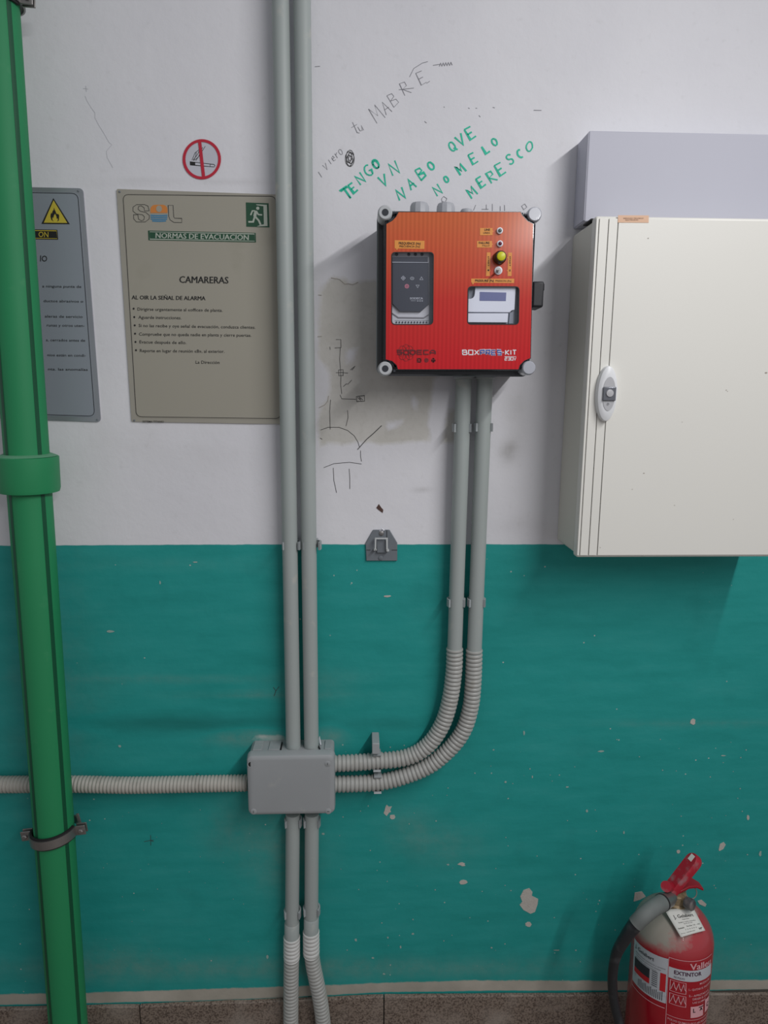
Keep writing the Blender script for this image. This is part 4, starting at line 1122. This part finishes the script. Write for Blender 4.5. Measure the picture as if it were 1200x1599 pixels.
s_ = G().lathe([(.0057, 0), (.0057, .0018), (.0046, .0026)], c, 'y', 28).build('toggle_switch', M_white, t, smooth=40)
G().lathe([(.0036, .0026), (.0034, .004)], c, 'y', 12).build('toggle_nut', M_steel, s_)
G().tube([c + Vector((0, -.003, 0)), c + Vector((-.004, -.013, -.003))], [.0011, .0017], 10).build('toggle_lever', M_steel, s_, smooth=True)
# frequency drive behind window one
D1 = DF - .006
dv = G().pxprism([Za(205, 115), Za(745, 115), Za(745, 1185), Za(205, 1185)], .070, D1 - .004).build('frequency_drive', M_devgrey, t, bevel=.0006)
G().pxprism([Za(180, 110), Za(830, 110), Za(830, 1190), Za(180, 1190)], DF - .013, DF - .0105).build('mounting_plate', M_inner, t)
G().pxprism([Za(*p) for p in [(214, 278), (738, 282), (738, 880), (628, 982), (320, 980), (214, 868)]], D1 - .004, D1).build('keypad_face', M_devdark, dv, bevel=.0004)
G().pxprism([Za(214, 195), Za(725, 195), Za(725, 262), Za(214, 262)], D1 - .004, D1 - .001).build('top_cover', M_devdark, dv)
G().pxprism([Za(212, 266), Za(735, 270), Za(735, 278), Za(212, 276)], D1 - .004, D1 + .0004).build('light_edge', M_icon, dv)
g = G()
for x in (275, 450, 545, 640): g.pxprism([Za(*p) for p in circ(x, 158, 24, 12)], D1 - .004, D1 - .0034)
for k in range(11): g.pxprism([Za(*p) for p in circ(272 + 43.3 * k, 1138, 14, 10)], D1 - .004, D1 - .0034)
g.stroke([Za(250, 1112), Za(740, 1112)], .4, D1 - .0034)
g.build('terminal_screws', M_devdark, dv)['kind'] = 'stuff'
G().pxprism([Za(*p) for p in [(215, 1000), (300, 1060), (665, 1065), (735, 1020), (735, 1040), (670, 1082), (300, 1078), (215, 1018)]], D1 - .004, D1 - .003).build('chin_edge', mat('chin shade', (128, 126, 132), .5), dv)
g = G(); K = D1 + .0003
g.stroke([Za(370, 470), Za(400, 500), Za(370, 530), Za(340, 500)], .7, K, closed=True); g.flat([Za(*p) for p in circ(370, 500, 10, 8)], K)
g.stroke([Za(*p) for p in circ(498, 505, 26, 18, 19)], .6, K, closed=True); g.stroke([Za(486, 510), Za(498, 500), Za(510, 510)], .5, K)
g.stroke([Za(632, 482), Za(656, 524), Za(609, 524)], .6, K, closed=True); g.stroke([Za(553, 602), Za(600, 602), Za(577, 640)], .6, K, closed=True)
text(g, 'SODECA', *Za(466, 806), *Za(655, 806), 3.1, K, .02)
for x in (580, 612, 643): g.stroke([Za(*p) for p in circ(x, 829, 8, 8)], .5, K, closed=True)
text(g, 'SMART', *Za(480, 833), *Za(560, 833), 1.4, K)
g.build('keypad_symbols', M_icon, dv)
g = G(); g.stroke([Za(*p) for p in circ(422, 618, 25, 20)], 1.3, K, closed=True); g.stroke([Za(*p) for p in circ(422, 618, 9, 10)], .8, K, closed=True); g.build('stop_symbol', M_pinkicon, dv)
# pressure sensor behind window two
G().pxprism([Zc(150, 525), Zc(825, 525), Zc(825, 1030), Zc(150, 1030)], DF - .013, DF - .0095).build('mounting_plate', mat('mount grey', (138, 144, 154), .5), t)
top_p = [(262, 540), (765, 545), (752, 828), (715, 838), (690, 860), (172, 858), (175, 695)] 
up_ = [(262, 538), (768, 540), (752, 828), (720, 836), (690, 862), (172, 858), (172, 695)] + [(172 + 90 * math.sin(a) * 1.0, 695 - 0 - 60 * (1 - math.cos(a)) - 95 * math.sin(a) * 0) for a in ()]
cornera = [(205, 692), (232, 680), (248, 655), (255, 620)]
sv = G().pxprism([Zc(*p) for p in [(262, 536), (768, 536), (752, 828), (720, 836), (690, 862), (160, 858), (160, 693)] + cornera], .074, D1 + .002).build('pressure_sensor', M_sensor, t, bevel=.0005)
G().pxprism([Zc(*p) for p in [(160, 872), (672, 872), (665, 988), (160, 985)]], .074, D1 + .002).build('sensor_lower_cover', M_sensor, sv, bevel=.0004)
G().pxprism([Zc(*p) for p in [(318, 606), (649, 614), (643, 720), (316, 716)]], D1 + .002, D1 + .0024).build('display', M_lcd, sv)
G().pxprism([Zc(*p) for p in [(692, 870), (740, 845), (736, 1005), (680, 1005)]], .074, D1 - .001).build('cable_corner', mat('translucent grey', (140, 146, 158), .3), sv, bevel=.0004)

# ================================================================== FIRE EXTINGUISHER
EX, EY, ER = 0.5375, -.122, .0645
t = thing('fire_extinguisher', 'dusty red fire extinguisher with black hose and paper tag on the floor', 'extinguisher', (EX, EY, 0))
ZS, ZN = .334, .392
prof = [(ER - .012, .0), (ER - .005, .004), (ER, .012), (ER, ZS)]
dome = [(ER * math.cos(a) ** .82, ZS + (ZN - ZS) * math.sin(a)) for a in [math.radians(x) for x in (8, 16, 25, 34, 43, 52, 61, 70, 76)]]
prof += dome + [(.017, ZN + .0005), (.017, ZN + .006)]


def ext_mat():
    m = bpy.data.materials.new('extinguisher shell'); m.use_nodes = True; nt = m.node_tree; N = nt.nodes; L = nt.links; b = N['Principled BSDF']
    tc = N.new('ShaderNodeTexCoord'); sp_ = N.new('ShaderNodeSeparateXYZ'); L.new(tc.outputs['Object'], sp_.inputs[0])
    n = N.new('ShaderNodeTexNoise'); n.inputs['Scale'].default_value = 22; n.inputs['Detail'].default_value = 7; n.inputs['Roughness'].default_value = .65; L.new(tc.outputs['Object'], n.inputs[0])
    # dust lies on the upper dome, thickest on the left half
    def mth(op, a, b_):
        k_ = N.new('ShaderNodeMath'); k_.operation = op
        for i, v in enumerate((a, b_)):
            if isinstance(v, (int, float)): k_.inputs[i].default_value = v
            else: L.new(v, k_.inputs[i])
        return k_.outputs[0]
    zz = mth('MULTIPLY', mth('SUBTRACT', sp_.outputs[2], ZS + .030), 38.0)
    xx = mth('MULTIPLY', sp_.outputs[0], -24.0)
    f = mth('ADD', mth('ADD', zz, xx), mth('MULTIPLY', mth('SUBTRACT', n.outputs[0], .5), 3.2))
    r = N.new('ShaderNodeMapRange'); r.inputs[1].default_value = .0; r.inputs[2].default_value = .9; L.new(f, r.inputs[0])
    gate = N.new('ShaderNodeMapRange'); gate.inputs[1].default_value = ZS - .002; gate.inputs[2].default_value = ZS + .016; L.new(sp_.outputs[2], gate.inputs[0])
    fac = mth('MULTIPLY', r.outputs[0], gate.outputs[0])
    haze = mth('MULTIPLY', gate.outputs[0], .22)
    mx0 = N.new('ShaderNodeMix'); mx0.data_type = 'RGBA'; mx0.inputs[6].default_value = lin((166, 14, 34)); mx0.inputs[7].default_value = lin((176, 120, 120)); L.new(haze, mx0.inputs[0])
    mx = N.new('ShaderNodeMix'); mx.data_type = 'RGBA'; L.new(fac, mx.inputs[0]); L.new(mx0.outputs[2], mx.inputs[6]); mx.inputs[7].default_value = lin((150, 144, 134))
    L.new(mx.outputs[2], b.inputs['Base Color'])
    rr2 = N.new('ShaderNodeMapRange'); rr2.inputs[3].default_value = .25; rr2.inputs[4].default_value = .9; L.new(fac, rr2.inputs[0]); L.new(rr2.outputs[0], b.inputs['Roughness'])
    b.inputs['Coat Weight'].default_value = .2
    return m


cyl = G().lathe(prof, (EX, EY, 0), 'z', 72).build('cylinder', ext_mat(), t, smooth=45)


def PE(x, y, eps=0.):
    """pixel ray -> surface of the extinguisher (cylinder or dome)"""
    r = ray(x, y).normalized()
    def rad(z):
        if z <= ZS: return ER
        if z >= ZN: return .017
        for (ra, za), (rb, zb_) in zip([(ER, ZS)] + dome, dome + [(.017, ZN)]):
            if za <= z <= zb_: return ra + (rb - ra) * (z - za) / max(1e-6, zb_ - za)
        return .017
    best = None; k = .75
    while k < 2.2:
        p = CAMLOC + r * k; q = math.hypot(p.x - EX, p.y - EY) - rad(p.z) - eps
        if q < 0: return p
        if best is None or q < best[0]: best = (q, k)
        k += .0008
    p = CAMLOC + r * best[1]; v_ = Vector((p.x - EX, p.y - EY)); v_.normalize(); rr2 = rad(p.z) + eps
    return Vector((EX + v_.x * rr2, EY + v_.y * rr2, p.z))


def th_z(x, y):
    p = PE(x, y); return math.atan2(p.x - EX, -(p.y - EY)), p.z


class Quad:
    """maps the unit square onto the cylinder from four pixel corners TL,TR,BR,BL"""
    def __init__(s, c): s.c = [th_z(*q) for q in c]
    def __call__(s, u, v, eps):
        a, b, c_, d_ = s.c
        th = (a[0] * (1 - u) + b[0] * u) * (1 - v) + (d_[0] * (1 - u) + c_[0] * u) * v
        z = (a[1] * (1 - u) + b[1] * u) * (1 - v) + (d_[1] * (1 - u) + c_[1] * u) * v
        return Vector((EX + (ER + eps) * math.sin(th), EY - (ER + eps) * math.cos(th), z))


def cgrid(g, q, u0, v0, u1, v1, eps, nu=12, nv=3):
    v = [q(u0 + (u1 - u0) * i / nu, v0 + (v1 - v0) * j / nv, eps) for j in range(nv + 1) for i in range(nu + 1)]
    return g.add(v, [(j * (nu + 1) + i, j * (nu + 1) + i + 1, (j + 1) * (nu + 1) + i + 1, (j + 1) * (nu + 1) + i) for j in range(nv) for i in range(nu)])


def ctext(g, q, s, u0, v0, u1, h, eps, bold=0., v1=None):
    v1 = v0 if v1 is None else v1
    vv_, f = glyphs(s, bold); xs_ = [p[0] for p in vv_]; a, b = min(xs_), max(xs_)
    return g.add([q(u0 + (u1 - u0) * (p[0] - a) / (b - a), v0 + (v1 - v0) * (p[0] - a) / (b - a) - p[1] / .72 * h, eps) for p in vv_], f)


Zx = zoom(970, 1460, 7.5)
qa = Quad([Zx(165, 35), Zx(560, 278), Zx(528, 800), Zx(140, 520)])       # white service label
g = cgrid(G(), qa, 0, 0, 1, 1, .0004, 16, 2); g.build('service_label', M_lab, t, smooth=True)
g = G(); ctext(g, qa, 'J. Gelabert', .08, .16, .68, .085, .0008, .01)
for i in range(3): ctext(g, qa, 'Mantenimiento extintores y sistemas', .12, .25 + .055 * i, .95 - .1 * i, .022, .0008)
cgrid(g, qa, .08, .38, .58, .60, .0007, 8, 1)
for k in range(8): cgrid(g, qa, .64, .38 + .045 * k, .78, .395 + .045 * k, .0007, 3, 1)
for k in range(15): cgrid(g, qa, .25 + .046 * k, .80 - (k % 3) * .02, .265 + .046 * k, .96, .0007, 1, 1)
g.build('service_print', mat('label ink dark', (40, 46, 52), .6), t)
g = G(); cgrid(g, qa, .08, .60, .58, .72, .0007, 8, 1); cgrid(g, qa, .84, .35, .97, .75, .0007, 3, 1); g.build('service_print_red', M_labred, t)
g = cgrid(G(), qa, -.01, 1.10, .98, 1.115, .0006, 16, 1); g.build('label_border', M_labline, t)
qb = Quad([Zx(570, 262), Zx(1058, 222), Zx(1022, 990), Zx(530, 1040)])    # printed instructions
g = cgrid(G(), qb, 0, .125, 1, .285, .0004, 18, 2)
g.build('white_band', M_lab, t, smooth=True)
g = G()
cgrid(g, qb, 0, -.012, 1, -.004, .0005, 18, 1); cgrid(g, qb, -.012, -.012, -.004, 1.2, .0005, 1, 12)
ctext(g, qb, 'Valleu', .40, .112, .94, .09, .0006); ctext(g, qb, 'Valleu', .412, .112, .952, .09, .0007); ctext(g, qb, 'Valleu', .406, .109, .946, .09, .0008)
for (u0, v0, u1, v1) in ((.03, .305, .33, .47), (.03, .50, .33, .66)):
    for a_, b_, c_, d_ in ((u0, v0, u1, v0 + .006), (u0, v1 - .006, u1, v1), (u0, v0, u0 + .012, v1), (u1 - .012, v0, u1, v1)): cgrid(g, qb, a_, b_, c_, d_, .0006, 4, 1)
ctext(g, qb, 'MODO DE', .62, .34, .92, .03, .0006, .01)
ctext(g, qb, '1.- QUITAR EL PASADOR', .38, .41, .98, .03, .0006, .01)
ctext(g, qb, '2.- APRETAR LA', .38, .50, .90, .03, .0006, .01); ctext(g, qb, 'DIRIGIR EL CHORRO', .46, .55, .98, .03, .0006, .01); ctext(g, qb, 'LAS LLAMAS', .46, .60, .80, .028, .0006, .01)
cgrid(g, qb, .42, .645, .72, .81, .0006, 6, 1); cgrid(g, qb, .78, .60, .97, .79, .0006, 5, 1)
ctext(g, qb, 'POLVO QUIMICO SECO ABC POLIVALENTE', .02, .91, .97, .03, .0006, .008); ctext(g, qb, 'ESTE APARATO CONTIENE AGENTE EXTINTOR', .08, .965, .97, .03, .0006, .008)
cgrid(g, qb, 0, .84, 1, .846, .0006, 18, 1)
g.build('instruction_print', M_labline, t)
g = G(); ctext(g, qb, 'EXTINTOR', .10, .205, .66, .055, .0008, .02); ctext(g, qb, 'DE POLVO', .10, .262, .30, .028, .0008)
g.build('band_print', mat('band ink', (70, 30, 60), .6), t)
g = G(); ctext(g, qb, 'A', .62, .72, .70, .045, .001, .03); cgrid(g, qb, .60, .66, .72, .672, .001, 3, 1)
ctext(g, qb, 'L', .47, .73, .52, .06, .001, .02); ctext(g, qb, 'C', .84, .73, .92, .07, .001, .02); g.build('pictogram_print', M_ink, t)
g = G()
for u0, v0 in ((.05, .46), (.05, .65)):
    for q_ in range(3):
        uu = u0 + .09 * q_
        pth = [(uu, v0 - .02), (uu + .03, v0 - .09), (uu + .05, v0 - .13), (uu + .07, v0 - .06), (uu + .10, v0 - .03)]
        for (a_, b_), (c_, d_) in zip(pth, pth[1:]): g.tube([qb(a_, b_, .0007), qb(c_, d_, .0007)], .0006, 5)
g.build('figure_pictograms', M_labline, t)
# neck, valve
G().lathe([(.019, 0), (.019, .004), (.0155, .006), (.0155, .02), (.012, .022)], (EX, EY, ZN + .003), 'z', 32).build('valve_neck', M_brass, t, smooth=40)
vb = Vector((EX, EY, ZN + .02))
Z6 = zoom(970, 1315, 7.5)


def frame(p0, p1, upv):
    x = (p1 - p0).normalized(); y = upv.cross(x).normalized(); z = x.cross(y).normalized()
    return Matrix((x, y, z)).transposed()


# squeeze lever: rounded channel
pv = P(*Z6(590, 560), .135); tip = P(*Z6(905, 160), .125)
Mf = frame(pv, tip, Vector((0, 0, 1)))
Lv = (tip - pv).length
hw = .0125
outl = [(-.004, -hw * .9), (-.004, hw * .9)] + [(Lv - hw + hw * math.sin(math.radians(a)), hw * math.cos(math.radians(a))) for a in range(0, 181, 20)]
v = []
for zz, k_ in ((.0, 1), (.009, 1), (.0125, .8)):
    for x_, y_ in outl: v.append(pv + Mf @ Vector((x_ if k_ == 1 else (Lv / 2 + (x_ - Lv / 2) * .97), y_ * k_, zz - .004)))
n = len(outl)
f = [(i * n + k, i * n + (k + 1) % n, (i + 1) * n + (k + 1) % n, (i + 1) * n + k) for i in range(2) for k in range(n)] + [tuple(range(n)), tuple(range(2 * n, 3 * n))]
lever = G().add(v, f).build('squeeze_lever', M_levred, t, smooth=35)
# white sticker on it
v = [pv + Mf @ Vector((x_, y_, .0089)) for x_, y_ in ((Lv * .80, -.0035), (Lv * .95, -.0035), (Lv * .95, .0045), (Lv * .80, .0045))]
G().add(v + [q + Mf @ Vector((0, 0, -.0006)) for q in v], [(0, 1, 2, 3), (4, 5, 6, 7), (0, 1, 5, 4), (1, 2, 6, 5), (2, 3, 7, 6), (3, 0, 4, 7)]).build('lever_sticker', M_paper, lever)
# carry handle
h0 = P(*Z6(650, 560), .125); h1 = P(*Z6(770, 490), .118); h2 = P(*Z6(860, 480), .113); h3 = P(*Z6(945, 525), .115)
v = []; f = []
hp = [h0, h1, h2, h3]
for i, p in enumerate(hp):
    wv_ = [.009, .010, .0105, .008][i]
    for s in (-1, 1):
        for zz in (-.002, .003): v.append(p + Vector((0, s * wv_, zz)))
for i in range(3):
    b0, b1 = i * 4, i * 4 + 4
    for p_, q_ in ((0, 1), (1, 3), (3, 2), (2, 0)): f.append((b0 + p_, b0 + q_, b1 + q_, b1 + p_))
f += [(0, 1, 3, 2), (12, 13, 15, 14)]
G().add(v, f).build('carry_handle', mat('dark lever red', (150, 14, 34), .35), t, bevel=.0015)
# valve block under the lever
pb = P(*Z6(630, 600), .13)
G().tube([vb + Vector((0, 0, -.004)), pb + Vector((0, 0, -.004))], [.0125, .010], 20).build('valve_body', M_brass, t, smooth=True)
G().tube([P(*Z6(530, 520), .150), P(*Z6(640, 520), .112)], .0085, 20).build('lever_pivot', M_levred, t, smooth=40)
# pressure gauge
gc = P(*Z6(800, 720), .145); dirg = Vector((.55, -.75, .1)).normalized()
G().tube([vb, gc], [.006, .006], 14).build('gauge_stem', M_brass, t, smooth=True)
G().tube([gc - dirg * .006, gc, gc + dirg * .006, gc + dirg * .008], [.0085, .0095, .0095, .0075], 28).build('pressure_gauge', mat('dark gauge', (70, 70, 74), .5, dust=((120, 114, 110), 60, .5)), t, smooth=40)
# pin ring
rc = P(*Z6(825, 590), .120)
G().tube([rc + Vector((.0095 * math.cos(a), .003 * math.sin(a), .0095 * math.sin(a))) for a in [2 * PI * k / 24 for k in range(25)]], .0009, 8, False).build('pull_ring', M_amber, t, smooth=True)
# tag string loop and paper tag
G().tube([Vector((EX + .0195 * math.cos(a), EY + .0195 * math.sin(a), ZN + .003 + .001 * math.sin(3 * a))) for a in [2 * PI * k / 30 for k in range(31)]], .0009, 6, False).build('tag_cord', M_amber, t, smooth=True)
qm = PE(1070, 1444, .0); qh = PE(1070, 1438, .0); qw = PE(1076, 1444, .0)
nrm = (qw - qm).cross(qh - qm).normalized()
if nrm.y > 0: nrm = -nrm
def onplane(x, y):
    r = ray(x, y); return CAMLOC + r * ((qm + nrm * .0035 - CAMLOC).dot(nrm) / r.dot(nrm))


A, B, Cc, Dd = [onplane(*Z6(*p)) for p in [(512, 792), (850, 772), (990, 1035), (705, 1115)]]
v = []; nu = nv = 8
for j in range(nv + 1):
    for i in range(nu + 1):
        u, w_ = i / nu, j / nv
        v.append(A * (1 - u) * (1 - w_) + B * u * (1 - w_) + Cc * u * w_ + Dd * (1 - u) * w_ + nrm * .0012 * math.sin(PI * u) )
fq = [(j * 9 + i, j * 9 + i + 1, (j + 1) * 9 + i + 1, (j + 1) * 9 + i) for j in range(8) for i in range(8)]
o = G().add(v, fq).build('paper_tag', M_paper, t, smooth=True)
sm_ = o.modifiers.new('thick', 'SOLIDIFY'); sm_.thickness = .0004; sm_.offset = 0


def tagpt(u, w_, e):
    i = min(7, max(0, int(u * 8))); j = min(7, max(0, int(w_ * 8))); fu, fw = u * 8 - i, w_ * 8 - j
    a_ = v[j * 9 + i]; b_ = v[j * 9 + i + 1]; c_ = v[(j + 1) * 9 + i + 1]; d_ = v[(j + 1) * 9 + i]
    return a_ * (1 - fu) * (1 - fw) + b_ * fu * (1 - fw) + c_ * fu * fw + d_ * (1 - fu) * fw + nrm * e


def ttext(g, s, u0, w0, u1, h, bold=0.):
    vv_, f = glyphs(s, bold); xs_ = [p[0] for p in vv_]; a, b = min(xs_), max(xs_)
    return g.add([tagpt(u0 + (u1 - u0) * (p[0] - a) / (b - a), w0 - p[1] / .72 * h, .0007) for p in vv_], f)


g = G(); ttext(g, 'J. Gelabert', .14, .36, .86, .13, .01); ttext(g, 'Seguridad', .38, .44, .64, .035); ttext(g, 'Equipos contra incendios', .2, .54, .84, .035); ttext(g, 'Tel. 971 29 13 67', .35, .61, .68, .035)
ttext(g, 'Revisado', .08, .74, .3, .05, .01); ttext(g, 'fecha 12 - 05', .4, .72, .92, .05); ttext(g, '1 2 3 4 5 6', .3, .82, .74, .035); ttext(g, 'Prox. retimbrado', .08, .92, .62, .035); ttext(g, 'Nº', .8, .92, .93, .08, .03)
g.build('tag_print', M_ink2, o)
# hose with ferrule and grey sleeve
fer = [P(*Z6(600, 640), .142), P(*Z6(560, 670), .152), P(*Z6(480, 710), .165)]
G().tube(fer, [.0085, .0115, .0125], 28).build('hose_ferrule', M_steel, t, smooth=40)
G().tube([P(*Z6(490, 705), .163), P(*Z6(478, 712), .165)], .0134, 28).build('ferrule_band', M_rubber, t, smooth=40)


def smooth_path(pts, n=14):
    pts = [Vector(p) for p in pts]; ext = [pts[0] * 2 - pts[1]] + pts + [pts[-1] * 2 - pts[-2]]; cur = []
    for i in range(1, len(ext) - 2):
        p0, p1, p2, p3 = ext[i - 1:i + 3]
        for k in range(n):
            s_ = k / n; cur.append(.5 * ((2 * p1) + (p2 - p0) * s_ + (2 * p0 - 5 * p1 + 4 * p2 - p3) * s_ ** 2 + (3 * p1 - p0 - 3 * p2 + p3) * s_ ** 3))
    return cur + [pts[-1]]


sl = smooth_path([P(*Z6(480, 712), .165), P(*Z6(380, 770), .180), P(*Z6(270, 860), .190), P(*Z6(170, 960), .190)])
G().tube(sl, [.0128 - .0004 * math.sin(k) * 0 - .0010 * k / len(sl) for k in range(len(sl))], 28).build('hose_sleeve', M_dust, t, smooth=40)
hs = smooth_path([P(*Z6(185, 945), .190), P(*Z6(80, 1080), .186), (P(963, 1490, .178)), P(957, 1525, .17), P(959, 1560, .165), P(967, 1595, .165), P(978, 1630, .17), P(992, 1660, .185)])
G().tube(hs, [.0112 - .0034 * min(1, k / 34) for k in range(len(hs))], 24).build('hose', M_hose, t, smooth=40)
e_ = hs[-1]; e0_ = hs[-4]; dd_ = (e_ - e0_).normalized()
G().tube([e_ - dd_ * .01, e_, e_ + dd_ * .03], [.0105, .0115, .0125], 24).build('nozzle', M_rubber, t, smooth=40)
